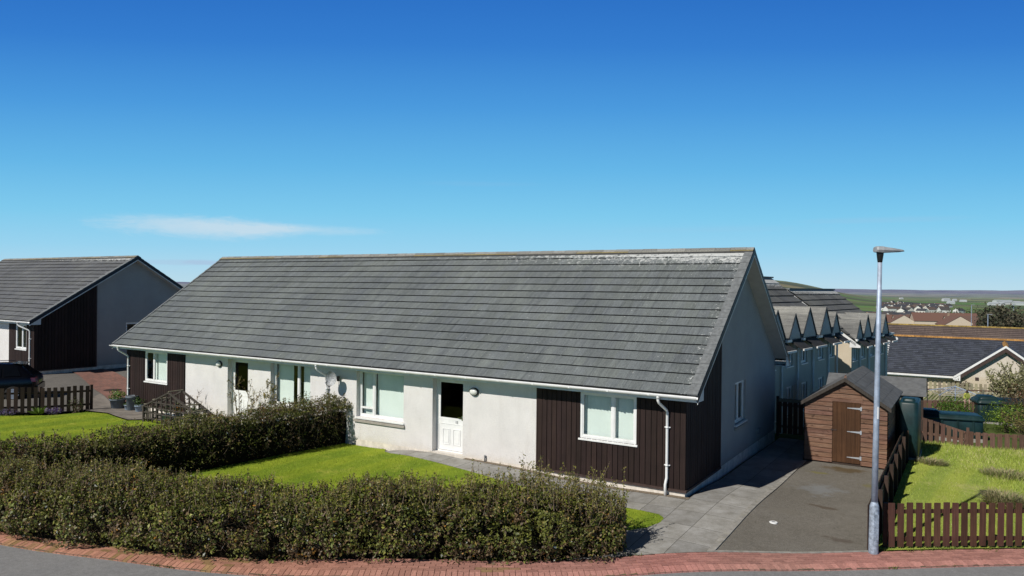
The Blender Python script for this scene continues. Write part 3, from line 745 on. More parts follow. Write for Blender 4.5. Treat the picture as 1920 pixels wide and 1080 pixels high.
def bungalow(name, label, loc, rz, L, front_ops, gable_ops, clads, wallm='wall', tilem='tile', ZR=5.926, pipes=(), courses=17, doors=(), wins=(), gwins=(), base=(.138, .153, .156), gclad=2.82, gwallm=None, left_gable_clad=True):
    G, E, W, ZE = .40, .376, WW, 2.348; LOW = -.75
    t = thing(name, label, 'house', loc, rz)
    slope = (ZR-ZE)/(W/2+E)
    roofz = lambda y: (ZE+(y+E)*slope) if y <= W/2 else (ZE+(W+E-y)*slope)
    FF = lambda a, z, d: (a, d, z)                     # front wall, a = local x
    FR = lambda a, z, d: (-d, a, z)                    # right gable, a = local y
    FL_ = lambda a, z, d: (-L+d, a, z)
    eave = lambda a: 2.19
    gtop = lambda a: roofz(a)-.10
    # --- walls
    w = MB()
    c0 = -clads[0] if clads else 0                      # right cladding edge, left cladding edge
    wl = -clads[1] if len(clads) > 1 else -L
    wall_face(w, FF, wl, c0, -.0, eave, front_ops)
    w.build('wall', wallm, t)
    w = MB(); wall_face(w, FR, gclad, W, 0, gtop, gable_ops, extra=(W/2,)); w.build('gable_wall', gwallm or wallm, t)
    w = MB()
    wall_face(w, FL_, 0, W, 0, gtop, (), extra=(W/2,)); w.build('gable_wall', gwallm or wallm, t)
    w = MB(); w.poly([(0, W, 0), (-L, W, 0), (-L, W, 2.19), (0, W, 2.19)]); w.build('wall', wallm, t)
    # --- plinth (2 cm proud at its foot)
    p = MB()
    po = [o for o in front_ops if o[2] <= .05]
    br = sorted([-L, 0]+[q for o in po for q in (o[0], o[1])])
    p.poly([(-L-.004, -.004, LOW), (.004, -.004, LOW), (.004, -.004, -.001), (-L-.004, -.004, -.001)])
    p.poly([(.004, -.004, LOW), (.004, W+.004, LOW), (.004, W+.004, -.001), (.004, -.004, -.001)])
    p.poly([(-L-.004, W, LOW), (-L-.004, -.004, LOW), (-L-.004, -.004, -.001), (-L-.004, W, -.001)])
    p.poly([(-L, -.004, -.001), (0, -.004, -.001), (0, .3, -.001), (-L, .3, -.001)])
    p.build('plinth', 'plinth', t)
    # --- stained board cladding
    if clads:
        ops = front_ops
        backing = MB(); wall_face(backing, FF, c0, 0, 0, eave, ops); wall_face(backing, FR, 0, gclad, 0, gtop); backing.build('cladding_backing', 'black', t)
        if len(clads) > 1: backing = MB(); wall_face(backing, FF, -L, wl, 0, eave, ops); backing.build('cladding_backing', 'black', t)
        cl = MB(); boards(cl, FF, c0+.03, .022, .03, eave, [o for o in ops if o[0] > c0]); cl.build('cladding', 'clad', t)
        cl = MB(); boards(cl, FR, .0, gclad-.06, .03, gtop); cl.build('cladding', 'clad', t)
        s = MB(); s.hexa([(c0-.0, -.052, -.03), (.05, -.052, -.03), (.05, .0, -.03), (c0, .0, -.03), (c0, -.052, .018), (.05, -.052, .018), (.05, 0, .032), (c0, 0, .032)])
        s.hexa([(0, .001, -.03), (.05, .001, -.03), (.05, gclad, -.03), (0, gclad, -.03), (0, .001, .032), (.05, .001, .018), (.05, gclad, .018), (0, gclad, .032)])
        s.build('cladding_sill', 'clad_sill', t)
        s = MB(); s.box(c0-.0, -.028, .018, c0+.028, -.0, 2.19); s.build('cladding_trim', 'clad_sill', t); s = MB(); s.hexa([(0, gclad-.06, .018), (.034, gclad-.06, .018), (.034, gclad, .018), (0, gclad, .018), (0, gclad-.06, gtop(gclad-.06)), (.034, gclad-.06, gtop(gclad-.06)), (.034, gclad, gtop(gclad)), (0, gclad, gtop(gclad))])
        s.build('cladding_trim', 'clad_sill', t)
        if len(clads) > 1:
            cl = MB(); boards(cl, FF, -L, wl-.03, .03, eave, [o for o in ops if o[1] < wl]); cl.build('cladding', 'clad', t)
            s = MB(); s.hexa([(-L-.03, -.05, -.03), (wl, -.05, -.03), (wl, 0, -.03), (-L-.03, 0, -.03), (-L-.03, -.05, .018), (wl, -.05, .018), (wl, 0, .032), (-L-.03, 0, .032)]); s.build('cladding_sill', 'clad_sill', t)
    # dark room behind the openings
    rm = MB(); rm.poly([(-L+.2, 3.2, -.05), (-.2, 3.2, -.05), (-.2, 3.2, 2.4), (-L+.2, 3.2, 2.4)]); rm.poly([(-L+.2, .2, -.02), (-.2, .2, -.02), (-.2, 3.2, -.02), (-L+.2, 3.2, -.02)]); rm.poly([(-L+.2, .02, 2.25), (-.02, .02, 2.25), (-.02, W-.1, 2.25), (-L+.2, W-.1, 2.25)])
    for o in front_ops:                                   # cross walls so rooms stay separate
        x = o[0]-.4; rm.poly([(x, .15, 0), (x, 3.2, 0), (x, 3.2, 2.25), (x, .15, 2.25)])
    rm.build('interior', 'room', t)
    # --- roof
    n = math.hypot(slope, 1); nf = (-slope/n, 1/n); nb = (slope/n, 1/n); d = .030
    P0, P1 = (-E-nf[0]*0-.0, ZE-d), (W/2, ZR-d)
    r = MB(); tiles(r, -L-G, G-.24, P0, P1, nf, courses, base=base)
    roof = r.build('roof', tilem, t)
    r = MB(); tiles(r, -L-G, G-.24, (W+E, ZE-d), P1, nb, courses, base=base, swap=True); r.build('rear_slope', tilem, roof)
    for (ya, za, yb, zb, nn) in ((-E, ZE-d, W/2, ZR-d, nf), (W+E, ZE-d, W/2, ZR-d, nb)):      # verge tiles: plain band down the edge
        k = courses
        for (xa, xb) in ((G-.236, G+.004), (-L-G-.004, -L-G+.09)):
            r = MB()
            for i in range(k):
                s0, s1 = i/k, (i+1)/k; q = lambda s, x, e: (x, ya+(yb-ya)*s+nn[0]*e, za+(zb-za)*s+nn[1]*e)
                r.hexa([q(s0, xa, .012), q(s0, xb, .012), q(s1, xb, .012), q(s1, xa, .012), q(s0, xa, .050), q(s0, xb, .050), q(s1, xb, .040), q(s1, xa, .040)])
            r.build('verge', 'verge', roof)
    r = MB(); x = -L-G; k = 0
    while x < G:                                           # angled ridge tiles with yellow lichen along their lower edge
        x1 = min(G, x+.45); yel = noise.noise((x*.25, 0, 4))
        for sgn in (-1, 1):
            for (w0, w1, cc) in ((0, .11, (.235, .235, .225)), (.11, .17, (.205, .17, .085) if yel > -.05 else (.21, .205, .18))):
                q = R.uniform(.75, 1.2); r.col(tuple(c*q for c in cc))
                z = lambda wd: ZR+.045-wd*slope*.92
                r.poly([(x+.004, W/2+sgn*w0, z(w0)+.004*(k % 2)), (x1, W/2+sgn*w0, z(w0)+.004*(k % 2)), (x1, W/2+sgn*w1, z(w1)), (x+.004, W/2+sgn*w1, z(w1))][::sgn])
            r.col((.06, .06, .06)); r.poly([(x, W/2+sgn*.17, z(.17)), (x1, W/2+sgn*.17, z(.17)), (x1, W/2+sgn*.17, z(.17)-.05), (x, W/2+sgn*.17, z(.17)-.05)])
        r.col((.09, .09, .09)); r.poly([(x1, W/2-.17, z(.17)), (x1, W/2, ZR+.05), (x1, W/2+.17, z(.17))]); x = x1; k += 1
    r.build('ridge', 'ridge', roof)
    # --- barge boards, soffits, boxed eaves
    for side, X in ((1, G), (-1, -L-G)):
        b = MB(); wt = MB(); sf = MB(); xw = 0 if side > 0 else -L
        for (ya, yb) in ((-E-.01, W/2), (W+E+.01, W/2)):
            z = lambda y: roofz(y) if -E <= y <= W+E else ZE-.007
            o = .014*side; pts = lambda y, za_, zb_: [(X, y, z(y)+za_), (X, y, z(y)+zb_)]
            a1, a2 = pts(ya, -.075, -.19); b1, b2 = pts(yb, -.075, -.19)
            a1 = (X, ya, z(ya)-.016); b1 = (X, yb, z(yb)-.016)
            b.prism([a1, b1, (X, yb, z(yb)-.17), (X, ya, z(ya)-.17)], (o, 0, 0))
            wt.prism([(X, ya, z(ya)-.172), (X, yb, z(yb)-.172), (X, yb, z(yb)-.215), (X, ya, z(ya)-.215)], (o*.8, 0, 0))
            sf.poly([(xw, max(min(ya, W), 0), z(max(min(ya, W), 0))-.20), (X, max(min(ya, W), 0), z(max(min(ya, W), 0))-.20), (X, yb, z(yb)-.20), (xw, yb, z(yb)-.20)])
        b.build('bargeboard', 'navy', t); wt.build('bargeboard_trim', 'white_trim', t); sf.build('verge_soffit', 'soffit', t)
        for (ya, yb) in ((-E, .10), (W+E, W-.10)):
            e = MB(); e.prism([(X-.004*side, ya, 2.165), (X-.004*side, yb, 2.165), (X-.004*side, yb, roofz(yb)-.20), (X-.004*side, ya, ZE-.16)], (-.03*side, 0, 0))
            e.build('eave_box_end', 'white_trim', t)
    for yo, s in ((-E, 1), (W+E, -1)):
        e = MB(); e.box(-L-G+.035, min(yo, yo+.02*s), 2.17, G-.035, max(yo, yo+.02*s), ZE-.05)
        e.box(-L-G+.035, min(yo+.021*s, yo+E*s+.1*s), 2.17, G-.035, max(yo+.021*s, yo+E*s+.1*s), 2.185)
        e.build('eave_box', 'white_trim', t)
        gt = MB(); cy, cz, rr = yo-.062*s, ZE-.055, .058; K = 8; ring = []
        for x in (-L-G-.03, G+.012):
            ring.append([gt.vert((x, cy+rr*math.cos(PI+PI*i/K), cz+rr*math.sin(PI+PI*i/K))) for i in range(K+1)]+[gt.vert((x, cy+(rr-.01)*math.cos(2*PI-PI*i/K), cz+(rr-.01)*math.sin(2*PI-PI*i/K))) for i in range(K+1)])
        m_ = len(ring[0])
        for i in range(m_): gt.face((ring[0][i], ring[0][(i+1) % m_], ring[1][(i+1) % m_], ring[1][i]))
        gt.face(ring[0][:]); gt.face(ring[1][::-1])
        x = -L
        while x < 0:                                       # brackets and joints
            gt.lathe([(.001, 0), (.001, .001)], 3, (x, cy, cz-.05)); gt.tube([(x, cy, cz-.003), (x+.06, cy, cz-.003)], rr+.006, 10) if False else gt.box(x, cy-rr-.008, cz-.035, x+.05, cy-rr+.002, cz+.006); x += 1.05
        gt.build('gutter', 'white', t, smooth=False)
    for (px, dx, foot) in pipes:                           # downpipes with swan necks
        q = MB(); y0 = -E-.062; z0 = ZE-.10
        yw = -.075; path = [(-px+dx, y0, z0), (-px+dx, y0, z0-.10), (-px+dx*.85, y0+.03, z0-.16), (-px+dx*.1, yw-.03, z0-.36), (-px, yw, z0-.42), (-px, yw, .30)]
        path += [(-px, yw, .27), (-px-.01, yw-.02, .20), (-px-.02, yw-.035, .12), (-px-.02, yw-.035, foot)] if foot < 0 else [(-px, yw, foot)]
        q.tube(path, .034, 10)
        q.tube([(-px+dx, y0, z0+.03), (-px+dx, y0, z0-.06)], .043, 10)
        for z in (1.45, .55): q.tube([(-px, yw, z), (-px, yw, z+.045)], .041, 10); q.box(-px-.07, yw+.01, z+.01, -px+.07, 0, z+.035)
        q.build('downpipe', 'white', t, smooth=True)
    for kw in wins: window(t, FF, **kw)
    for kw in gwins: window(t, FR, **kw)
    for kw in doors: door(t, FF, **kw)
    return t

# main semi-detached bungalow
f_ops = [(-2.75, -1.22, .955, 2.19), (-7.50, -6.42, 0, 2.12), (-10.47, -8.58, .70, 2.19), (-14.40, -12.50, .70, 2.19), (-16.64, -15.55, 0, 2.12), (-21.58, -20.14, .955, 2.19)]
bl = lambda l, r, *gaps: [(l+.05, r-.05)]
house = bungalow('bungalow', 'long grey roofed bungalow with two white doors and brown cladded corners behind the hedges', (CX, CY, 0), HROT, WL, f_ops,
    [(4.28, 5.46, .90, 2.10)], (4.03, 19.05),
    wins=[dict(l=-2.75, r=-1.22, b=.955, t=2.14, mulls=(-1.85,), blind=[(-2.69, -1.28)], inset=-.005),
          dict(l=-10.47, r=-8.58, b=.70, t=2.15, mulls=(-9.88,), sill='stone', blind=[(-10.41, -9.92), (-9.84, -8.60)], transoms=((-10.41, -9.91, .98),), inset=.14),
          dict(l=-14.40, r=-12.50, b=.70, t=2.15, mulls=(-13.22,), sill='stone', blind=[(-14.35, -13.62), (-13.1, -12.52)], inset=.16),
          dict(l=-21.58, r=-20.14, b=.955, t=2.14, mulls=(-21.02,), blind=[(-20.95, -20.2), (-21.2, -21.03)], inset=-.005)],
    gwins=[dict(l=4.28, r=5.46, b=.90, t=2.10, mulls=(4.86,), sill='stone', inset=.07)],
    doors=[dict(l=-7.50, r=-6.42, b=.0, t=2.12, zg=.98, number=True, inset=.20), dict(l=-16.64, r=-15.55, b=.0, t=2.12, zg=1.0, inset=.20)],
    pipes=((.42, -.10, -.17), (11.68, -.10, -.22), (22.62, -.10, .06)), gwallm='wall_shaded')
# gas vent flue box and stub pipes belong to the walls
q = MB(); q.box(.0, 6.82, .22, .05, 7.06, .40); q.box(.05, 6.86, .25, .062, 7.02, .37); q.build('vent_box', 'grey_plastic', house)
q = MB(); q.tube([(-5.63, -.055, -.16), (-5.63, -.055, .12), (-5.63, -.055, .14)], .020, 8); q.box(-5.655, -.05, .09, -5.605, .0, .11); q.build('waste_pipe', 'grey_plastic', house, smooth=True)

# neighbour's bungalow on the left
LH = (-22.117, 34.344, .605); LR = .97994-PI/2
lh = bungalow('bungalow', 'grey roofed bungalow with dark cladding on its shaded gable, behind the black car', LH, LR, 14.45,
    [(-1.85, -.75, .955, 2.19), (-7.4, -5.7, .70, 2.19)], [(4.28, 5.5, .90, 2.10)], (2.55,), ZR=5.50, tilem='tile_left', wallm='wall', gwallm='wall_shaded_left',
    wins=[dict(l=-1.85, r=-.75, b=.955, t=2.14, mulls=(-1.2,), inset=-.005), dict(l=-7.4, r=-5.7, b=.70, t=2.15, mulls=(-6.8,), sill='stone', blind=[(-6.7, -5.8)])],
    gwins=[dict(l=4.28, r=5.5, b=.90, t=2.10, mulls=(4.95,), sill=None)], pipes=((.30, -.35, .0),), base=(.125, .13, .138))
# ------------------------------------------------------------------ things fixed to the house
def wall_light(u, z, label):
    t = thing('wall_light', label, 'wall light', (*HW(u, 0), z), HROT, 'bulkhead lights beside the front doors')
    m = MB(); m.lathe([(.02, 0), (.125, 0), (.135, .015), (.125, .05), (.09, .055)], 24, sx=1.15, sy=.88); o = m.build('body', 'black', t, True); o.rotation_euler = (PI/2, 0, 0)
    m = MB(); m.lathe([(.105, .05), (.11, .06), (.098, .085), (.06, .108), (.02, .115)], 24, sx=1.15, sy=.85); o = m.build('diffuser', 'lamp_glass', t, True); o.rotation_euler = (PI/2, 0, 0)
wall_light(6.03, 1.84, 'oval bulkhead light on the wall right of the near white door')
wall_light(17.08, 1.90, 'round bulkhead light on the wall left of the far white door')

def dish():
    t = thing('satellite_dish', 'small pale satellite dish on the house wall next to the middle downpipe', 'satellite dish', (*HW(11.20, -.30), 1.86), HROT+.20); t.scale = (.74, .74, .74)
    m = MB(); rings = []
    for k in range(7):
        r = .30*k/6; rings.append([m.vert((r*math.cos(2*PI*i/24)*.92, -.16*(1-(r/.30)**2)*-1-.12, r*math.sin(2*PI*i/24)*1.02)) for i in range(24)])
    for a, b in zip(rings, rings[1:]):
        for i in range(24): m.face((a[i], b[i], b[(i+1) % 24], a[(i+1) % 24]))
    m.col((1, 1, 1)); o = m.build('reflector', 'dish', t, True)
    m = MB(); m.tube([(0, -.02, -.29), (0, -.24, -.34), (0, -.42, -.24), (0, -.46, -.16)], .013, 6); m.build('arm', 'black', t)
    m = MB(); m.tube([(0, -.46, -.13), (0, -.39, -.09)], .03, 10); m.box(-.03, -.50, -.17, .03, -.43, -.12); m.build('receiver', 'grey_plastic', t)
    m = MB(); m.tube([(0, .03, 0), (0, .12, -.05), (.09, .29, -.05)], .022, 8); m.box(.03, .27, -.16, .15, .30, .06); m.tube([(.1, .28, -.1), (.12, .29, -.5), (.12, .29, -.62)], .008, 5); m.build('bracket', 'black', t)
M['dish'] = plain('dish_mesh', (.42, .43, .44), .5, .3, 22, grime=((.13, .13, .13), .9))
dish()
M['hood'] = plain('hood_shaded', (.022, .022, .024), .9, .2, 4)  # near black because the gablets' shade is put into the hood colour

# ------------------------------------------------------------------ terrace with gablets
def row_block(label, s0, s1, eave, ground, gablets, depth=6.4, rise=2.49, ww='wall_row', end_lit=False, first=False):
    """local x along the front (away from us), y to the back; the front faces -y"""
    ang = math.radians(39); dx, dy = math.sin(ang), math.cos(ang)
    ox, oy = 10.97+dx*s0, 30+dy*s0; rz = math.atan2(dy, dx)
    t = thing('terraced_house', label, 'house', (ox, oy, eave), rz, 'pale roughcast terrace with small gables')
    Ln = s1-s0; Gd = ground-eave; D = depth; T = rise
    rz_ = lambda y: T*(1-abs(y-D/2)/(D/2))
    ops = []
    lows = [(c, w) for c, w, hh in gablets]
    for c, w, hh in gablets:
        c -= s0; ops.append((c-.05-.42, c-.05+.42, -1.25, -.45)); ops.append((c-.35, c+.45, Gd+.9, Gd+2.1))
    ops = sorted([o for o in ops if o[0] > .1 and o[1] < Ln-.1])
    ok = []
    for o in ops:
        if all(o[1] < p[0]-.02 or o[0] > p[1]+.02 or o[3] < p[2] or o[2] > p[3] for p in ok): ok.append(o)
    FF = lambda a, z, d: (a, d, z)
    w = MB(); wall_face(w, FF, 0, Ln, Gd, lambda a: -.02, ok); w.build('wall', ww, t)
    for X, sg in ((0, -1), (Ln, 1)):
        w = MB(); w.poly([(X, 0, Gd), (X, D, Gd), (X, D, 0), (X, D/2, T-.08), (X, 0, 0)][::-sg]); w.build('gable_wall', 'wall_far', t)
    w = MB(); w.poly([(0, D, Gd), (Ln, D, Gd), (Ln, D, 0), (0, D, 0)]); w.build('wall', ww, t)
    w = MB(); w.poly([(0, 2, Gd), (Ln, 2, Gd), (Ln, 2, -.1), (0, 2, -.1)]); w.build('interior', 'room', t)
    for o in ok:
        window(t, FF, o[0], o[1], o[2], o[3], mulls=((o[0]+o[1])/2,), sill='white' , inset=.06)
    n = math.hypot(T, D/2); nf = (-T/n, (D/2)/n); nb = (T/n, (D/2)/n)
    r = MB(); tiles(r, -.25, Ln+.25, (-.22, -.17), (D/2, T), nf, 9, tw=.45, th=.045, base=(.135, .136, .132), var=.14); roof = r.build('roof', 'tile_row', t)
    r = MB(); tiles(r, -.25, Ln+.25, (D+.22, -.17), (D/2, T), nb, 9, tw=.45, th=.045, base=(.145, .142, .132), swap=True); r.build('rear_slope', 'tile_row', roof)
    r = MB(); r.box(-.25, D/2-.12, T, Ln+.25, D/2+.12, T+.07); r.col((.2, .19, .17)); r.build('ridge', 'verge', roof)
    for X, sg in ((-.26, -1), (Ln+.26, 1)):
        b = MB()
        for (ya, yb) in ((-.28, D/2), (D+.28, D/2)):
            za = T*(1-abs(ya-D/2)/(D/2)); b.prism([(X, ya, za-.05), (X, yb, T-.05), (X, yb, T-.24), (X, ya, za-.24)], (.03*sg, 0, 0))
        b.build('bargeboard', 'white_trim', t)
        e = MB(); e.prism([(X, -.5, -.52), (X, .02, -.52), (X, .02, -.12), (X, -.5, -.42)], (.03*sg, 0, 0)); e.build('eave_box_end', 'white_trim', t)
    # gablets: little gabled wall heads breaking the eaves, dark lean-to hoods under them
    for c, w, hh in gablets:
        c -= s0; yr = hh/T*(D/2); g = MB(); W2 = w/2
        g.poly([(c-W2, -.20, -.12), (c+W2, -.20, -.12), (c+W2, -.20, 0), (c, -.20, hh-.05), (c-W2, -.20, 0)])
        g.build('gablet_wall', ww, t)
        m = MB()
        for sg in (-1, 1):
            k = 4
            for i in range(k):
                a0, a1 = i/k, (i+1)/k; q = R.uniform(.85, 1.15); m.col((.155*q, .155*q, .15*q) if a0 < .6 else (.21*q, .21*q, .20*q))
                P = lambda a, y, e: (c+sg*(W2+.12)*(1-a), y, -.10+(hh+.12)*a+e)
                yb = lambda a: max(.05, (-.10+(hh+.12)*a)/T*(D/2))
                pl = [P(a0, -.22, .04), P(a1, -.22, .01), P(a1, yb(a1), .01), P(a0, yb(a0), .04)]
                m.poly(pl[::-1] if sg < 0 else pl); m.poly([P(a0, -.22, .04), P(a0, yb(a0), .04), P(a0, yb(a0), -.02), P(a0, -.22, -.02)])
        g2 = m.build('gablet_roof', 'tile_row', t)
        b = MB()
        for sg in (-1, 1):
            b.prism([(c+sg*(W2+.13), -.225, -.10), (c, -.225, hh+.03), (c, -.225, hh-.05), (c+sg*(W2+.08), -.225, -.13)], (0, -.02, 0))
        b.build('gablet_bargeboard', 'navy', t)
        hd = MB(); hd.prism([(c-W2*.6, -.205, -.16), (c-W2*.6, -.66, -.46), (c-W2*.6, -.66, -.53), (c-W2*.6, -.205, -.25)], (w*.78, 0, 0)); hd.build('hood', 'hood', t)
        hd = MB(); hd.box(c-W2*.6, -.72, -.55, c-W2*.6+w*.78, -.665, -.47); hd.build('hood_gutter', 'white_trim', t)
    edges = sorted([(c-s0-w/2, c-s0+w/2) for c, w, hh in gablets]); x = -.2; gt = MB()
    for l, r_ in edges+[(Ln+.2, Ln+.2)]:
        if l-x > .06: gt = MB(); gt.box(x, -.33, -.20, l-.02, -.22, -.10); gt.build('gutter', 'white', t)
        x = r_+.02
    for l, r_ in edges:
        q = MB(); q.tube([(r_+.12, -.07, -.25), (r_+.12, -.07, Gd)], .045, 8); q.build('downpipe', 'white_trim', t)
    return t
row_block('pale two storey terrace with four small gables along its eaves, right behind the bungalow', -4.5, 7.35, 2.84, -1.35, [(-3.2, 1.4, .88), (-1.2, 1.75, 1.1), (.92, 1.4, .92), (2.8, 1.78, 1.14), (5.15, 1.66, 1.12), (6.75, 1.2, .86)])
row_block('farther two storey terrace with a sunlit cream end wall, partly behind the lamp post', 10.3, 18.2, 2.36, -2.3, [(11.0, 1.15, .85), (12.6, 1.6, 1.08), (14.5, 1.6, 1.10), (16.6, 1.5, 1.0)], rise=2.4)

# ------------------------------------------------------------------ slate roofed bungalow down the slope
def slate_house():
    yaw = math.radians(57.3); rz = yaw-PI/2
    t = thing('slate_bungalow', 'cream bungalow with dark slate roof and orange lichened ridge beyond the pale fence', 'house', (29.14, 58.0, -1.6), rz)
    # local x along the eaves to the right, y back; origin at left end of the eaves
    E, HS, T = .35, 4.33, 2.62; n = math.hypot(HS, T); nf = (-T/n, HS/n); nb = (T/n, HS/n); Ln = 11.2; Gd = -2.6
    w = MB(); w.poly([(.25, E, Gd), (Ln, E, Gd), (Ln, E, 0), (.25, E, 0)]); w.poly([(.25, 2*HS-E, Gd), (.25, E, Gd), (.25, E, 0), (.25, HS, T-.25), (.25, 2*HS-E, 0)]); w.poly([(Ln, E, Gd), (Ln, 2*HS-E, Gd), (Ln, 2*HS-E, 0), (Ln, HS, T-.25), (Ln, E, 0)])
    w.poly([(.25, 2*HS-E, Gd), (Ln, 2*HS-E, Gd), (Ln, 2*HS-E, 0), (.25, 2*HS-E, 0)]); w.build('wall', 'wall_far', t)
    r = MB(); tiles(r, 0, Ln, (0, 0), (HS, T), nf, 20, tw=.34, th=.03, base=(.055, .062, .080), var=.24); roof = r.build('roof', 'slate', t)
    r = MB(); tiles(r, 0, Ln, (2*HS, 0), (HS, T), nb, 20, tw=.5, th=.03, base=(.05, .053, .06), swap=True); r.build('rear_slope', 'slate', roof)
    r = MB(); x = 0
    while x < 10.3:
        q = R.uniform(.7, 1.2); r.col((.36*q, .19*q, .06*q)); r.prism([(x, HS-.17, T-.04), (x, HS, T+.09), (x, HS+.17, T-.04)], (.44, 0, 0)); x += .45
    r.build('ridge', 'orange_ridge', roof)
    v = MB()
    for i in range(16):
        s = i/16; v.box(-.06, s*HS, s*T-.03, .12, s*HS+.17, s*T+.10)
    v.build('verge', 'white_trim', roof)
    g = MB(); g.box(-.05, -.14, -.16, 4.75, -.02, -.03); g.build('gutter', 'white', t)
    g = MB(); g.box(.05, -.02, -.26, 4.78, .02, -.10); g.box(.05, .02, -.26, 4.78, .34, -.23); g.build('fascia', 'white_trim', t)
    # projecting wing, its gable towards us
    c, hw, TR, F = 7.96, 3.22, 2.45, -.75; yr = 4.6
    w = MB(); w.poly([(c-hw+.35, F+.3, Gd), (c+hw-.35, F+.3, Gd), (c+hw-.35, F+.3, -.02), (c, F+.3, TR-.27), (c-hw+.35, F+.3, -.02)])
    w.poly([(c-hw+.35, 2, Gd), (c-hw+.35, F+.3, Gd), (c-hw+.35, F+.3, -.02), (c-hw+.35, 2, -.02)]); w.poly([(c+hw-.35, F+.3, Gd), (c+hw-.35, 5, Gd), (c+hw-.35, 5, -.02), (c+hw-.35, F+.3, -.02)])
    w.build('gable_wall', 'wall_far', t)
    for sg in (-1, 1):
        m = MB(); k = 18
        for i in range(k):
            a0, a1 = i/k, (i+1)/k; x0 = c+sg*hw*(1-a0); x1 = c+sg*hw*(1-a1); z0, z1 = TR*a0, TR*a1
            y = F; yb = max(1.0, z1/T*HS+.3) if sg < 0 else 6.0
            while y < yb:
                y2 = min(yb, y+.34); q = R.uniform(.75, 1.2); m.col((.052*q, .058*q, .07*q) if sg < 0 else (.07*q, .085*q, .11*q))
                p = [(x0, y+.003, z0+.04), (x0, y2, z0+.04), (x1, y2, z1+.012), (x1, y+.003, z1+.012)]; m.poly(p if sg > 0 else p[::-1]); m.poly([(x0, y, z0+.04), (x0, y2, z0+.04), (x0, y2, z0-.01), (x0, y, z0-.01)]); y = y2
        m.build('wing_slope', 'slate', roof)
        b = MB(); b.prism([(c+sg*(hw+.02), F, .03), (c, F, TR+.03), (c, F, TR-.14), (c+sg*(hw-.1), F, -.06)], (0, -.03, 0)); b.build('bargeboard', 'white', t)
        b = MB(); b.prism([(c+sg*(hw-.10), F, -.08), (c, F, TR-.145), (c, F, TR-.45), (c+sg*(hw-.36), F, -.16)], (0, .29, 0)); b.build('verge_soffit', 'clad_sill', t)
    b = MB(); b.prism([(c-hw-.02, F-.002, .01), (c-hw+.45, F-.002, -.25), (c-hw+.45, F-.002, .3), ], (0, .25, 0)); b.prism([(c-hw-.02, F, -.26), (c-hw+.42, F, -.26), (c-hw+.42, F, .04), (c-hw-.02, F, .0)], (0, .28, 0)); b.build('eave_box_end', 'white', t)
    r = MB(); y = F
    while y < 5.2:
        q = R.uniform(.7, 1.2); r.col((.34*q, .18*q, .05*q)); r.prism([(c-.17, y, TR-.03), (c, y, TR+.10), (c+.17, y, TR-.03)], (0, .44, 0)); y += .45
    r.build('ridge', 'orange_ridge', roof)
    v = MB(); v.box(c-1.85, F+.27, -.18, c-1.62, F+.298, .05); v.build('wall_vent', 'clad_sill', t)
    wd = MB(); wd.box(c-1.75, F+.27, -2.0, c-.65, F+.299, -.98); wo = wd.build('window', 'white', t)
    wd2 = MB(); wd2.box(c-1.68, F+.25, -1.95, c-.72, F+.268, -1.03); wd2.build('pane', 'carglass', wo)
slate_house()

def brown_house():
    yaw = math.radians(57.3)
    # long ridge from behind the lamp to the right
    t = thing('brown_roofed_house', 'long brown tiled roof with yellow lichen on its ridge, behind the slate bungalow', 'house', (44.5, 93.5, -2.75), yaw-PI/2)
    HS, T, Ln, x0 = 5.0, 3.1, 20.0, -8.0; n = math.hypot(HS, T); nf = (-T/n, HS/n); nb = (T/n, HS/n)
    r = MB(); tiles(r, x0, Ln, (0, 0), (HS, T), nf, 15, tw=.6, th=.05, base=(.125, .095, .085), var=.1); roof = r.build('roof', 'tile_plain', t)
    r = MB(); tiles(r, x0, Ln, (2*HS, 0), (HS, T), nb, 15, tw=.9, th=.05, base=(.125, .095, .085), swap=True); r.build('rear_slope', 'tile_plain', roof)
    r = MB(); x = x0
    while x < Ln-.2:
        q = R.uniform(.7, 1.2); r.col((.30*q, .21*q, .06*q)); r.prism([(x, HS-.2, T-.04), (x, HS, T+.11), (x, HS+.2, T-.04)], (.5, 0, 0)); x += .5
    r.build('ridge', 'orange_ridge', roof)
    w = MB(); w.poly([(x0+.3, .4, -2.6), (Ln-.25, .4, -2.6), (Ln-.25, .4, 0), (x0+.3, .4, 0)]); w.poly([(Ln-.25, .4, -2.6), (Ln-.25, 2*HS-.4, -2.6), (Ln-.25, 2*HS-.4, 0), (Ln-.25, HS, T-.2), (Ln-.25, .4, 0)]); w.build('wall', 'wall_far', t)
    g = MB(); g.box(x0, -.12, -.2, Ln, 0, -.02); g.build('gutter', 'white', t)
    g = MB()
    for sg in (1, -1): g.prism([(Ln, HS-sg*HS, -.02), (Ln, HS, T+.02), (Ln, HS, T-.28), (Ln, HS-sg*HS, -.3)], (.05, 0, 0))
    g.build('bargeboard', 'navy', t)
brown_house()

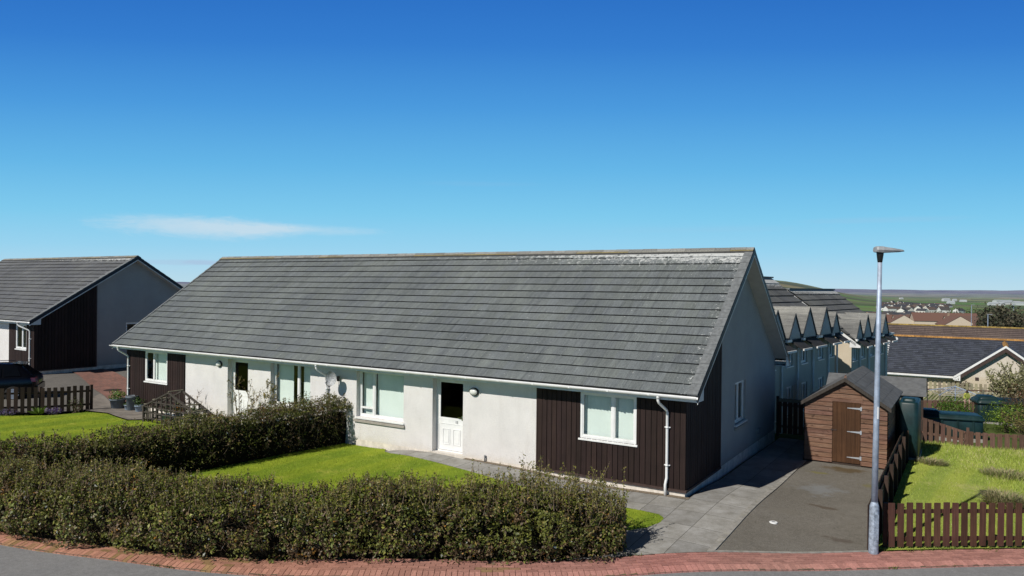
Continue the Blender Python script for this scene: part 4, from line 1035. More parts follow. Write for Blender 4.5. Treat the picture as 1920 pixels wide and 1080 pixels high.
# ------------------------------------------------------------------ the town beyond: one small mesh per house
def far_house(x, y, L, W, H, T, rz, wall, roofc, label, group, name='distant_house', chimney=False):
    z = h(x, y)-.3
    b = MB(); b.col(wall)
    hl, hw = L/2, W/2
    for (a, c) in (((-hl, -hw), (hl, -hw)), ((hl, hw), (-hl, hw))): b.poly([(*a, 0), (*c, 0), (*c, H), (*a, H)])
    for sx in (-1, 1): b.poly([(sx*hl, -sx*hw, 0), (sx*hl, sx*hw, 0), (sx*hl, sx*hw, H), (sx*hl, 0, H+T), (sx*hl, -sx*hw, H)])
    k = 1.06; b.col(roofc)
    for sy in (-1, 1):
        p = [(-hl*1.02, sy*hw*k, H-.15), (hl*1.02, sy*hw*k, H-.15), (hl*1.02, 0, H+T+.12), (-hl*1.02, 0, H+T+.12)]; b.poly(p if sy < 0 else p[::-1])
    b.col(tuple(c*.35 for c in roofc))
    for i in range(max(1, int(L/4))):                     # dark windows on both long sides
        wx = -hl+(i+.5)*L/max(1, int(L/4))
        for sy in (-1, 1): b.poly([(wx-.6, sy*(hw+.03), 1), (wx+.6, sy*(hw+.03), 1), (wx+.6, sy*(hw+.03), 2.1), (wx-.6, sy*(hw+.03), 2.1)][::(1 if sy < 0 else -1)])
    if chimney: b.col((.3, .22, .16)); b.box(-hl*.9, -.3, H+T-.3, -hl*.9+.6, .3, H+T+.9)
    o = b.build(name, 'far'); o.location = (x, y, z); o.rotation_euler = (0, 0, rz)
    tag(o, label, 'house', group); return o
def pr(px, r): a = (px-960)/1389.1; y = r/math.hypot(1, a); return y*a, y
WHT = [(.70, .69, .66), (.62, .60, .55), (.5, .46, .40), (.66, .64, .60)]; DRK = [(.06, .062, .072), (.075, .07, .07), (.05, .054, .066), (.11, .085, .075)]
for i in range(84):
    px = R.uniform(1652, 1772) if i < 74 else R.uniform(1700, 1800)
    t_ = (px-1652)/120; r = R.uniform(1020, 1560)+(1-t_)*R.uniform(0, 260)
    x, y = pr(px, r); far_house(x, y, R.uniform(9, 17), R.uniform(7, 9), R.uniform(2.8, 5), R.uniform(2.4, 3.6), R.choice([.4, .9, 1.9, 2.4, 0])+R.uniform(-.2, .2), R.choice(WHT), R.choice(DRK), 'small white house in the distant town across the valley', 'white houses of the distant town')
for i in range(26):
    px = 1612+i*5.6+R.uniform(-3, 3); x, y = pr(px, R.uniform(640, 800)); far_house(x, y, R.uniform(8, 12), R.uniform(6.5, 8), R.uniform(2.6, 4.0), R.uniform(2.5, 3.3), R.choice([.3, 1.8, .3, 2.1])+R.uniform(-.15, .15), R.choice(WHT), R.choice(DRK), 'white walled dark roofed house in the row at the foot of the green fields', 'white gabled houses below the fields')
BRN = [(.150, .085, .068), (.165, .095, .075), (.13, .085, .07), (.10, .082, .075)]
for i, (px, r, rz, L) in enumerate([(1662, 330, -.3, 16), (1692, 300, 1.2, 11), (1722, 320, -.3, 17), (1748, 360, -.25, 14), (1770, 300, -.3, 20), (1792, 265, 1.25, 12), (1822, 275, -.3, 15), (1842, 300, .9, 12), (1860, 255, 1.1, 12), (1880, 290, 1.1, 13), (1905, 250, -.3, 14), (1925, 230, 1.2, 12), (1700, 450, -.3, 22), (1740, 480, -.3, 22), (1790, 420, -.3, 18), (1835, 440, 1.0, 14), (1870, 400, .9, 14), (1900, 420, 1.1, 12), (1952, 300, .2, 14), (1640, 340, .2, 16)]):
    x, y = pr(px, r); far_house(x, y, L, 8.5, 3.0 if i != 4 else 4, 2.6, rz, (.52, .45, .36), BRN[i % 4], 'brown roofed house with cream gables in the near part of the town', 'brown roofed houses beyond the slate bungalow', chimney=i % 3 == 0)
for i, (px, r, L, W, H) in enumerate([(1893, 2100, 46, 20, 6), (1868, 1900, 30, 14, 5), (1920, 2000, 44, 20, 6), (1880, 2700, 50, 20, 5), (1774, 2700, 22, 11, 7), (1790, 2800, 12, 8, 5), (1806, 2600, 18, 9, 4), (1783, 2000, 15, 9, 5), (1690, 3300, 14, 8, 4)]):
    x, y = pr(px, r); far_house(x, y, L, W, H, 2.5, R.uniform(-.3, .2), (.50, .52, .53), (.36, .39, .42), 'long pale shed roof on the green flat land beyond the town', 'pale farm and works buildings on the flat land', name='distant_shed')

# ------------------------------------------------------------------ garden shed
def shed():
    u0, u1, v0, v1 = -1.50, -3.70, 6.4, 10.4; x, y = HW(u0, v0); zb = h(*HW(-2.6, 6.4))+.01
    t = thing('garden_shed', 'brown weatherboard garden shed with a strap hinged door at the end of the driveway', 'shed', (x, y, zb), HROT)
    W, Dp, HE, HR = 2.20, 4.0, 1.80, 2.50; c = W/2
    top = lambda a: HE+(HR-HE)*(1-abs(a-c)/c)
    dl, dr_, dt = .76, 1.52, 1.82
    def lap(mb, f, a0, a1, z0, topf, ops, w=.135):
        z = z0
        while z < 2.5:
            z1 = z+w; q = R.uniform(.82, 1.15); mb.col((q, q*R.uniform(.95, 1.03), q*R.uniform(.92, 1.03)))
            segs = [(a0, a1)]
            for (l, r, b, tp) in ops:
                if z < tp-.01 and z1 > b+.01: segs = [s for a, b2 in segs for s in ((a, min(b2, l)), (max(a, r), b2)) if s[1]-s[0] > .01]
            for a, b in segs:
                # clip to the gable line
                def lim(zz):
                    if zz <= HE: return (a, b)
                    if topf is None: return None
                    k = (zz-HE)/(HR-HE); l, r = c*k, W-c*k
                    return (max(a, l), min(b, r)) if min(b, r)-max(a, l) > .01 else None
                lo, hi = lim(z), lim(min(z1, 2.49))
                if topf is None and z >= HE: continue
                if not lo: continue
                zt = z1
                if not hi: hi = ((lo[0]+lo[1])/2,)*2; zt = min(z1, HR)
                if topf is None: zt = min(z1, HE)
                if zt-z < .015: continue
                dd = R.uniform(-.002, .002)
                zx = .012 if z1 < HE or topf is None else 0; nn = max(1, int((lo[1]-lo[0])/.09)); sd = R.random()*50        # wavy lower edge
                wz = [z+(.016*noise.noise((lo[0]+(lo[1]-lo[0])*i/nn*1.0+sd, sd, 0))*1.6 if z > .1 else 0) for i in range(nn+1)]
                for i in range(nn):
                    l0, l1 = (lo[0]+(lo[1]-lo[0])*q/nn for q in (i, i+1)); h0, h1 = (hi[0]+(hi[1]-hi[0])*q/nn for q in (i, i+1))
                    mb.poly([f(l0, wz[i], -.032+dd), f(l1, wz[i+1], -.032+dd), f(h1, zt+zx, -.006+dd), f(h0, zt+zx, -.006+dd)])
                    cc = mb.cur; mb.col(tuple(v*.22 for v in cc)); mb.poly([f(l0, wz[i], 0), f(l1, wz[i+1], 0), f(l1, wz[i+1], -.032+dd), f(l0, wz[i], -.032+dd)]); mb.col(cc)
            z = z1
    FF = lambda a, z, d: (a, d, z)
    m = MB(); lap(m, FF, 0, W, .04, top, [(dl, dr_, 0, dt)]); m.build('wall', 'shed', t)
    m = MB(); lap(m, lambda a, z, d: (W-d, a, z), 0, Dp, .04, None, []); m.build('side_wall', 'shed', t)
    m = MB(); lap(m, lambda a, z, d: (d, Dp-a, z), 0, Dp, .04, None, []); m.build('side_wall', 'shed', t)
    m = MB(); m.box(.0, .004, .0, W, Dp, .05); m.prism([(0.004, .006, .03), (W-.004, .006, .03), (W-.004, .006, HE), (c, .006, HR-.03), (.004, .006, HE)], (0, Dp-.01, 0)); m.build('frame', 'shed_dark', t)
    m = MB(); m.box(dl-.03, -.03, dt, dr_+.05, -.002, dt+.09); m.build('door_lintel', 'shed', t)
    m = MB(); n = 6; w = (dr_-dl-.02)/n
    for i in range(n):
        q = R.uniform(.85, 1.15); m.col((q, q, q)); m.box(dl+.01+i*w+.002, -.026, .07, dl+.01+(i+1)*w-.002, .0, dt-.01)
    d = m.build('door', 'shed_door', t)
    for z in (.24, .98, 1.66):
        hg = MB(); hg.prism([(dr_-.36, -.028, z-.008), (dr_-.02, -.028, z-.028), (dr_-.02, -.028, z+.028), (dr_-.36, -.028, z+.008)], (0, -.006, 0)); hg.box(dr_-.018, -.04, z-.055, dr_+.028, -.026, z+.055); hg.build('hinge', 'hinge', d)
    hg = MB(); hg.box(dl-.045, -.036, .98, dl+.13, -.026, 1.005); hg.box(dl-.02, -.05, .965, dl+.02, -.036, 1.02); hg.build('bolt', 'iron', d)
    m = MB(); ov = .10
    for sg in (-1, 1):
        k = 5 if sg > 0 else 5; n_ = math.hypot(c, HR-HE)
        for i in range(k):
            a0, a1 = i/k, (i+1)/k; X = lambda a: c+sg*(c+ov)*(1-a); Z = lambda a: HE-.06+(HR-HE+.06+.02)*a
            p = [(X(a0), -.12, Z(a0)+.016), (X(a0), Dp+.08, Z(a0)+.016), (X(a1), Dp+.08, Z(a1)+.022-.012), (X(a1), -.12, Z(a1)+.022-.012)]
            m.poly(p if sg > 0 else p[::-1]); m.poly([(X(a0), -.12, Z(a0)+.016), (X(a0), Dp+.08, Z(a0)+.016), (X(a0), Dp+.08, Z(a0)-.01), (X(a0), -.12, Z(a0)-.01)])
        m.poly([(c+sg*(c+ov), -.12, HE-.07), (c+sg*(c+ov), Dp+.08, HE-.07), (c, Dp+.08, HR+.0), (c, -.12, HR+.0)])
    m.build('roof', 'felt', t)
    m = MB()
    for sg in (-1, 1):
        q = .9; m.col((q, q, q)); m.prism([(c+sg*(c+ov+.01), -.125, HE-.05), (c, -.125, HR+.03), (c, -.125, HR-.075), (c+sg*(c+ov+.01), -.125, HE-.16)], (0, -.022, 0))
    m.build('bargeboard', 'wood_grey', t)
shed()
def shed_two():
    x, y = 12.6, 29.4; z = h(13.5, 29)-.1
    t = thing('felt_roofed_shed', 'low dark shed with grey felt roof standing behind the brown garden shed', 'shed', (x, y, z), HROT+.05)
    W, D = 3.3, 2.2; HE, HR = 1.80, 2.24
    m = MB(); m.box(0, 0, 0, W, D, HE); m.prism([(0, 0, HE), (0, D, HE), (0, D/2, HR)], (W, 0, 0)); m.build('wall', 'shed_dark', t)
    m = MB()
    for sg in (-1, 1): m.prism([(-.1, D/2+sg*(D/2+.15), HE-.07), (-.1, D/2, HR+.02), (-.1, D/2, HR+.06), (-.1, D/2+sg*(D/2+.15), HE-.03)], (W+.2, 0, 0))
    m.build('roof', 'felt_grey', t)
    m = MB(); m.box(W-1.1, -.03, 1.32, W-.3, -.003, 1.66); m.build('window', 'wood_pale', t)
    m = MB(); m.prism([(W+.11, -.15, HE-.09), (W+.11, D/2, HR+.07), (W+.11, D/2, HR-.04), (W+.11, -.15, HE-.2)], (.03, 0, 0)); m.prism([(W+.11, D+.15, HE-.09), (W+.11, D/2, HR+.07), (W+.11, D/2, HR-.04), (W+.11, D+.15, HE-.2)], (.03, 0, 0)); m.build('bargeboard', 'navy', t)
shed_two()

# ------------------------------------------------------------------ fences
def picket_fence(name, label, pts, H, mat, side=1, pw=.12, gap=.065, post_every=1.8, rail_z=(.22, .72), tops=None, zoff=.03, as_panel=False, posts_tall=.0, pt=.018, rough=0, group=None):
    P = pts; SS = arclen(P); tot = SS[-1]
    x0, y0 = P[0]; t = thing(name, label, 'fence', (x0, y0, h(x0, y0)), 0, group); z00 = h(x0, y0)
    def pos(s, off):
        x, y = at_s(s, off, P, SS); return x, y
    hh_ = (lambda s: H) if tops is None else tops
    n = int(tot/(pw+gap)); step = tot/max(n, 1); panel = MB()
    for i in range(n):
        s = i*step; m = panel if as_panel else MB(); q = R.uniform(.7, 1.25); m.col((q, q*R.uniform(.93, 1.05), q*R.uniform(.9, 1.06)))
        a = pos(s+.002, side*.036); b = pos(s+pw, side*.036); c = pos(s+pw, side*(.036+pt)); d = pos(s+.002, side*(.036+pt))
        zb = h(*a)-z00+zoff+R.uniform(-.006, .006)*(1+rough); zt = h(*a)-z00+hh_(s+pw/2)+R.uniform(-.008, .008)*(1+rough*2); tl = R.uniform(-.006, .006)*(1+rough)
        lo = [(p[0]-x0, p[1]-y0, zb) for p in (a, b, c, d)]; tx, ty = (b[0]-a[0])/pw*tl, (b[1]-a[1])/pw*tl
        hi = [(p[0]-x0+tx, p[1]-y0+ty, zt+(.004 if k in (0, 3) else 0)) for k, p in enumerate((a, b, c, d))]
        m.hexa(lo+hi if side < 0 else [lo[3], lo[2], lo[1], lo[0], hi[3], hi[2], hi[1], hi[0]])
        if not as_panel: m.build('picket', mat, t)
    if as_panel: panel.build('picket_panel', mat, t)
    for fz in rail_z:
        m = MB(); s = 0
        while s < tot-.01:
            s2 = min(tot, s+.9); a, b = pos(s, 0), pos(s2, 0); za = h(*a)-z00+fz*hh_(s); zb = h(*b)-z00+fz*hh_(s2); q = R.uniform(.8, 1.1); m.col((q, q, q))
            m.bar((a[0]-x0, a[1]-y0, za), (b[0]-x0, b[1]-y0, zb), .034, .075); s = s2
        m.build('rail', mat, t)
    k = max(1, round(tot/post_every))
    for i in range(k+1):
        s = tot*i/k; a = pos(s, -side*.055); q = R.uniform(.75, 1.1); m = MB(); m.col((q, q, q)); zz = h(*a)-z00
        hp = hh_(min(s, tot))+posts_tall
        X, Y = a[0]-x0, a[1]-y0; c_, s_ = math.cos(HROT), math.sin(HROT); r_ = .042
        cr = [(X+r_*(c_*i_-s_*j_), Y+r_*(s_*i_+c_*j_)) for i_, j_ in ((-1, -1), (1, -1), (1, 1), (-1, 1))]
        m.hexa([(*p, zz-.1) for p in cr]+[(*p, zz+hp-.02) for p in cr]); m.build('post', mat, t)
    return t
picket_fence('picket_fence', 'brown picket fence along the brick pavement right of the lamp post', [(7.50, 14.70), (10.27, 14.84), (15.5, 15.25)], .90, 'fence', side=-1, pw=.128, gap=.056, rail_z=(.20, .80), zoff=.035)
fa, fb = HW(-4.05, -.95), HW(-4.02, 8.3)
picket_fence('picket_fence', 'dark picket fence between the driveway and the right lawn, ending at the shed', [fa, fb], .90, 'fence_dark', side=1, pw=.12, gap=.03, post_every=1.25, rail_z=(.22, .80), posts_tall=.02)
picket_fence('picket_fence', 'weathered picket fence behind the left lawn, in front of the black car', [(-24.0, 25.9), (-20.5, 26.5), (-18.6, 27.2), (-17.2, 28.0), (-16.25, 28.7)], .98, 'fence_dark', side=-1, pw=.13, gap=.075, post_every=1.7, rail_z=(.25, .78), posts_tall=.03, rough=1)
picket_fence('low_fence', 'reddish low fence whose top slopes down beside the green tanks', [(13.95, 25.75), (14.55, 25.25), (15.22, 24.78)], 1.0, 'fence_red', side=-1, pw=.13, gap=.04, post_every=1.2, rail_z=(.42, .95), tops=lambda s: 1.0-.5*min(1, s/1.55), posts_tall=.02)
picket_fence('low_fence', 'knee high reddish fence at the end of the right lawn', [(15.30, 24.75), (16.8, 24.2), (18.6, 23.6), (20.6, 23.0)], .52, 'fence_red', side=-1, pw=.14, gap=.06, post_every=1.6, rail_z=(.86,), posts_tall=.14)
picket_fence('pale_fence', 'pale weathered picket fence in front of the slate roofed bungalow', [(21.5, 47.8), (26.0, 46.8), (30.5, 46.0), (37, 45.0)], .92, 'fence_pale', side=-1, pw=.16, gap=.10, as_panel=True, post_every=2.4, zoff=.05)
def gate():
    x, y = HW(.12, 10.25); z = h(x, y)
    t = thing('garden_gate', 'wooden side gate with a lighter top rail between the house and the brown shed', 'gate', (x, y, z), HROT)
    m = MB(); W = 1.60; n = 9; w = W/n
    for i in range(n):
        q = R.uniform(.75, 1.15); m.col((q, q, q)); m.box(i*w+.015, -.02, .05, (i+1)*w-.018, 0, 1.28)
    m.build('boards', 'fence', t)
    for bx in ((0, .0, .25, W, .035, .34), (0, -.045, 1.16, W, -.022, 1.27), (0, .001, 1.0, W, .035, 1.1)): m = MB(); m.box(*bx); m.build('rail', 'wood_pale', t)
    for xx in (-.02, W): m = MB(); m.box(xx, -.05, -.1, xx+.08, .05, 1.34); m.build('post', 'fence_dark', t)
gate()
def lattice():
    P0 = Vector((20.3, 43.6, 0)); P1 = Vector((31.5, 41.6, 0)); z = h(24, 43)+.05
    t = thing('lattice_fence', 'low fence of pale slanted slats below the pale picket fence', 'fence', (P0.x, P0.y, z))
    d = P1-P0; L = d.length; d.normalize(); m = MB(); s = 0
    while s < L-.6:
        q = R.uniform(.7, 1.2); m.col((q, q, q)); a = d*s; b = d*(s+.55); b.z = .62; m.bar(a, b, .02, .07); s += .2
    m.build('slats', 'fence_pale', t)
    for zz in (0, .64): m = MB(); m.bar((0, 0, zz), tuple(d*L+Vector((0, 0, zz))), .05, .06); m.build('rail', 'fence_red' if zz else 'wood_pale', t)
    for i in range(6): m = MB(); a = d*(L*i/5); m.box(a.x-.05, a.y-.05, -.5, a.x+.05, a.y+.05, .72); m.build('post', 'wood_pale', t)
lattice()

# ------------------------------------------------------------------ tanks
def rbox(m, x0, y0, z0, x1, y1, z1, r=.12, k=4, taper=0):
    def ring(z, ins):
        pts = []
        for (cx, cy, a0) in ((x1-r, y1-r, 0), (x0+r, y1-r, PI/2), (x0+r, y0+r, PI), (x1-r, y0+r, 3*PI/2)):
            for i in range(k+1):
                a = a0+PI/2*i/k; rr = r
                pts.append((cx+rr*math.cos(a)-ins*(1 if cx > (x0+x1)/2 else -1), cy+rr*math.sin(a)-ins*(1 if cy > (y0+y1)/2 else -1), z))
        return [m.vert(p) for p in pts]
    b = r*.45
    rs = [ring(z0, .02), ring(z0+b*.6, 0), ring((z0+z1)/2, taper*.5), ring(z1-b, taper), ring(z1-b*.3, taper+b*.35), ring(z1, taper+b)]
    for a, c in zip(rs, rs[1:]):
        n = len(a)
        for i in range(n): m.face((a[i], a[(i+1) % n], c[(i+1) % n], c[i]))
    m.face(rs[-1]); m.face(rs[0][::-1])
def oil_tank(label, x, y, rz, L, W, H, lidx):
    z = h(x, y); t = thing('oil_tank', label, 'oil tank', (x, y, z), rz, 'green plastic oil tanks')
    m = MB(); rbox(m, -L/2, -W/2, .08, L/2, W/2, H*.80, .14, taper=.02); m.build('body', 'tank', t, True)
    m = MB(); rbox(m, -L/2-.05, -W/2-.05, H*.72, L/2+.05, W/2+.05, H*.90, .16, taper=.06); m.build('rim', 'tank', t, True)
    m = MB(); rbox(m, lidx-.42, -W*.38, H*.86, lidx+.42, W*.38, H, .12, taper=.06); m.build('lid', 'tank', t, True)
    m = MB(); m.box(-L/2, -W/2, -.1, L/2, W/2, .085); m.build('base', 'concrete', t)
    for i in range(4): m = MB(); xx = -L/2+L*(i+.7)/4.4; m.box(xx-.03, -W/2-.018, .15, xx+.03, -W/2+.02, H*.72); m.build('rib', 'tank', t)
    return t
oil_tank('long green oil tank with raised lid just behind the low reddish fence', 17.25, 29.3, HROT+.22, 2.35, 1.15, 1.06, -.66)
oil_tank('farther green oil tank half hidden by bushes', 23.45, 35.2, HROT+.25, 2.5, 1.3, 1.25, -.75)
def slim_tank():
    x, y = HW(-3.79, 9.2); t = thing('oil_tank', 'tall narrow green oil tank standing against the right side of the brown shed', 'oil tank', (x, y, h(x, y)), HROT)
    m = MB(); rbox(m, 0, -.7, .06, .58, .75, 1.74, .13, taper=.015); m.build('body', 'tank', t, True)
    m = MB(); rbox(m, .10, -.45, 1.68, .48, .1, 1.82, .09, taper=.02); m.build('lid', 'tank', t, True)
    m = MB(); m.box(-.02, -.75, -.15, .60, .8, .07); m.build('base', 'concrete', t)
slim_tank()

# ------------------------------------------------------------------ street lamp
def lamp():
    x, y = 7.09, 14.41; z = h(x, y)
    t = thing('street_lamp', 'tall grey galvanised street lamp on the brick pavement at the driveway corner', 'street lamp', (x, y, z)); t.rotation_euler = (0, .0105, 0)
    m = MB(); m.lathe([(.090, -.1), (.090, .0), (.088, .86), (.082, .93), (.064, .99), (.060, 1.0)], 24); m.build('base', 'galv_old', t, True)
    m = MB(); m.tube([(0, 0, .98), (0, 0, 2.5), (0, 0, 4), (0, 0, 5.72)], [.060, .053, .047, .040], 20); m.build('pole', 'galv', t, True)
    m = MB(); m.box(-.045, -.0925, .28, .045, -.086, .78); m.build('door', 'galv_old', t)
    m = MB()
    for i in range(5):
        a0, a1 = -PI/2-.25+i*.13, -PI/2-.25+(i+1)*.13+.0; rr = .0565
        m.poly([(rr*math.cos(a0), rr*math.sin(a0), 2.62), (rr*math.cos(a1), rr*math.sin(a1), 2.62), (rr*math.cos(a1), rr*math.sin(a1), 2.86), (rr*math.cos(a0), rr*math.sin(a0), 2.86)])
    m.build('label_strip', 'sticker', t)
    m = MB(); m.lathe([(.041, 5.66), (.046, 5.68), (.066, 5.84), (.066, 5.87)], 16); m.build('collar', 'black', t, True)
    # flat wedge shaped head reaching to the right
    m = MB(); st = [(-.10, .085, .865, .955), (-.07, .105, .858, .972), (.02, .115, .850, .974), (.12, .112, .852, .958), (.26, .098, .862, .940), (.40, .07, .873, .922), (.455, .035, .882, .905)]
    rings = []
    for (xx, hw, z0, z1) in st:
        rings.append([m.vert((xx, yy*hw, 5+zz)) for yy, zz in ((-.8, z0), (.8, z0), (1, z0*.6+z1*.4), (.85, z1-.008), (.4, z1), (-.4, z1), (-.85, z1-.008), (-1, z0*.6+z1*.4))])
    for a, b in zip(rings, rings[1:]):
        for i in range(8): m.face((a[i], b[i], b[(i+1) % 8], a[(i+1) % 8]))
    m.face(rings[0]); m.face(rings[-1][::-1]); m.build('lantern', 'lantern', t)
    m = MB(); m.hexa([(.06, -.07, 5.846), (.38, -.045, 5.868), (.38, .045, 5.868), (.06, .07, 5.846), (.06, -.07, 5.853), (.38, -.045, 5.874), (.38, .045, 5.874), (.06, .07, 5.853)]); m.build('lens', 'lamp_glass', t)
lamp()

# ------------------------------------------------------------------ parked car (tail towards us on the right)
def car():
    x, y = -19.45, 30.6; t = thing('parked_car', 'black hatchback parked behind the left picket fence, its tail to the right', 'car', (x, y, h(-20.4, 30.8)-.12), PI+.40)
    # local x forward from the tail, y to the left
    prof = [  # x, sill z, belt z, belt half width, roof z, roof half width
        (.00, .42, .80, .70, .81, .62), (.06, .34, .93, .80, .95, .68), (.20, .28, .97, .86, 1.05, .66), (.42, .24, .985, .88, 1.26, .58), (.62, .22, .985, .885, 1.415, .56), (.80, .21, .98, .89, 1.455, .56), (1.3, .20, .97, .90, 1.485, .57), (1.9, .20, .955, .90, 1.48, .57), (2.35, .20, .94, .90, 1.44, .56), (2.75, .20, .93, .895, 1.26, .60), (3.15, .20, .915, .885, 1.0, .70), (3.4, .20, .88, .87, .92, .72), (3.9, .24, .76, .80, .80, .66), (4.15, .34, .62, .62, .66, .50)]
    m = MB(); rings = []
    for (X, s, bz, bw, rz_, rw) in prof:
        half = [(0, s), (bw*.86, s), (bw*.985, s+.10), (bw*1.0, (s+bz)*.5+.06), (bw*.965, bz-.03), (bw*.945, bz), (rw+(bw*.945-rw)*.12, rz_-.06 if rz_-bz > .12 else rz_-.01), (rw*.92, rz_-.012), (rw*.5, rz_+.012), (0, rz_+.02)]
        full = half+[(-a, b) for a, b in half[-2:0:-1]]
        rings.append([m.vert((X, a, b)) for a, b in full])
    n = len(rings[0])
    for a, b in zip(rings, rings[1:]):
        for i in range(n): m.face((a[i], a[(i+1) % n], b[(i+1) % n], b[i]))
    m.face(rings[0][::-1]); m.face(rings[-1]); body = m.build('body', 'carpaint', t, True)
    def side(X, k):                                       # point on the glasshouse at height fraction k
        for p, q in zip(prof, prof[1:]):
            if p[0] <= X <= q[0]:
                f = (X-p[0])/(q[0]-p[0]); v = [p[i]+(q[i]-p[i])*f for i in range(6)]; break
        y0, z0, y1, z1 = v[3]*.945, v[2]+.02, v[5]+(v[3]*.945-v[5])*.12, v[4]-.07
        return y0+(y1-y0)*k, z0+(z1-z0)*k
    for sg in (1, -1):
        for (a0, a1, b0, b1) in ((.52, 1.12, .70, 1.12), (1.20, 1.98, 1.20, 1.98), (2.06, 2.86, 2.06, 2.42)):
            w = MB(); c = []
            for X, k in ((a0, .04), (a1, .04), (b1, .97), (b0, .97)):
                yy, zz = side(X, k); c.append((X, sg*(yy+.014), zz))
            w.poly(c if sg < 0 else c[::-1]); w.build('side_window', 'carglass', t)
        for X in (1.3, 2.2): hd = MB(); hd.box(X, sg*.895-.02*(sg < 0), .86, X+.17, sg*.895+.02*(sg > 0), .885); hd.build('door_handle', 'chrome', t)
        l = MB(); l.hexa([(-.015, sg*.48, .78), (.02, sg*.80, .76), (.16, sg*.85, .78), (.10, sg*.48, .80), (.02, sg*.50, .93), (.05, sg*.79, .92), (.20, sg*.84, .93), (.16, sg*.50, .95)]); l.build('tail_light', 'carlight', t)
        l = MB(); l.box(2.62, sg*.93-.06, .92, 2.80, sg*.93+.10*sg, 1.06); l.build('wing_mirror', 'carpaint', t)
        for X in (.78, 3.25):
            w = MB(); w.lathe([(.18, -.10), (.29, -.10), (.315, -.06), (.315, .06), (.29, .10), (.18, .10)], 24); o = w.build('wheel', 'tyre', t, True); o.rotation_euler = (PI/2, 0, 0); o.location = (X, sg*.80, .315)
            w = MB(); w.lathe([(.02, -.105), (.20, -.108), (.21, -.09), (.21, .09), (.20, .108), (.02, .105)], 20); w.build('rim', 'galv', o)
    w = MB(); w.hexa([(.225, -.54, 1.0), (.225, .54, 1.0), (.25, .54, 1.0), (.25, -.54, 1.0), (.53, -.47, 1.385), (.53, .47, 1.385), (.56, .47, 1.38), (.56, -.47, 1.38)]); w.build('rear_window', 'carglass', t)
    w = MB(); w.box(-.045, -.76, .36, .10, .76, .60); w.build('bumper', 'carpaint', t)
    w = MB(); w.box(-.02, -.26, .66, .04, .26, .77); w.build('number_plate', 'hivis', t)
    w = MB(); w.hexa([(.46, -.50, 1.43), (.46, .50, 1.43), (.86, .52, 1.478), (.86, -.52, 1.478), (.44, -.50, 1.455), (.44, .50, 1.455), (.86, .52, 1.498), (.86, -.52, 1.498)]); w.build('spoiler', 'carpaint', t)
    w = MB()
    for sg in (1, -1): w.tube([(.95, sg*.52, 1.50), (1.1, sg*.53, 1.53), (2.1, sg*.53, 1.52), (2.25, sg*.52, 1.48)], .014, 6)
    w.build('roof_rail', 'black', t)
car()

def bin_():
    x, y = -25.1, 38.1; x, y = -24.2, 36.6; t = thing('wheelie_bin', 'dark wheelie bin with a white sticker at the corner of the left bungalow', 'bin', (-24.0, 36.4, h(-24, 36.4)), -.5)
    m = MB(); m.hexa([(-.22, -.27, .08), (.22, -.27, .08), (.22, .22, .08), (-.22, .22, .08), (-.29, -.36, .98), (.29, -.36, .98), (.29, .36, .98), (-.29, .36, .98)]); m.build('body', 'black', t)
    m = MB(); m.hexa([(-.31, -.40, .98), (.31, -.40, .98), (.31, .38, .98), (-.31, .38, .98), (-.28, -.36, 1.05), (.28, -.36, 1.05), (.28, .36, 1.09), (-.28, .36, 1.09)]); m.build('lid', 'black', t)
    m = MB(); m.tube([(-.26, .42, 1.0), (.26, .42, 1.0)], .018, 8); m.build('handle', 'black', t)
    for sg in (-1, 1): m = MB(); m.tube([(sg*.20, .24, .10), (sg*.26, .24, .10)], .10, 14); m.build('wheel', 'tyre', t)
    m = MB(); m.poly([(-.14, -.345, .56), (.02, -.345, .56), (.02, -.358, .70), (-.14, -.358, .70)]); m.build('sticker', 'sticker', t)
bin_()

# covers set in the paving
def cover(label, x, y, r, mat, z=.016, ring=None):
    t = thing('access_cover', label, 'cover', (x, y, h(x, y)+z)); m = MB(); m.lathe([(r*.98, -.02), (r, -.02), (r, .008), (r*.9, .012), (r*.2, .012)], 24); m.build('rim' if ring else 'plate', mat, t)
    if ring: m = MB(); m.lathe([(r*.5, .008), (r*.48, .016), (r*.1, .016)], 16, sx=1, sy=.55); m.build('plate', ring, t)
cover('small white round cover set in the driveway asphalt', 5.67, 15.9, .085, 'sticker', .006, 'grey_plastic')
cover('round rusty manhole cover in the brick paving left of the bungalow', -17.6, 32.7, .36, 'iron', .05, 'iron')

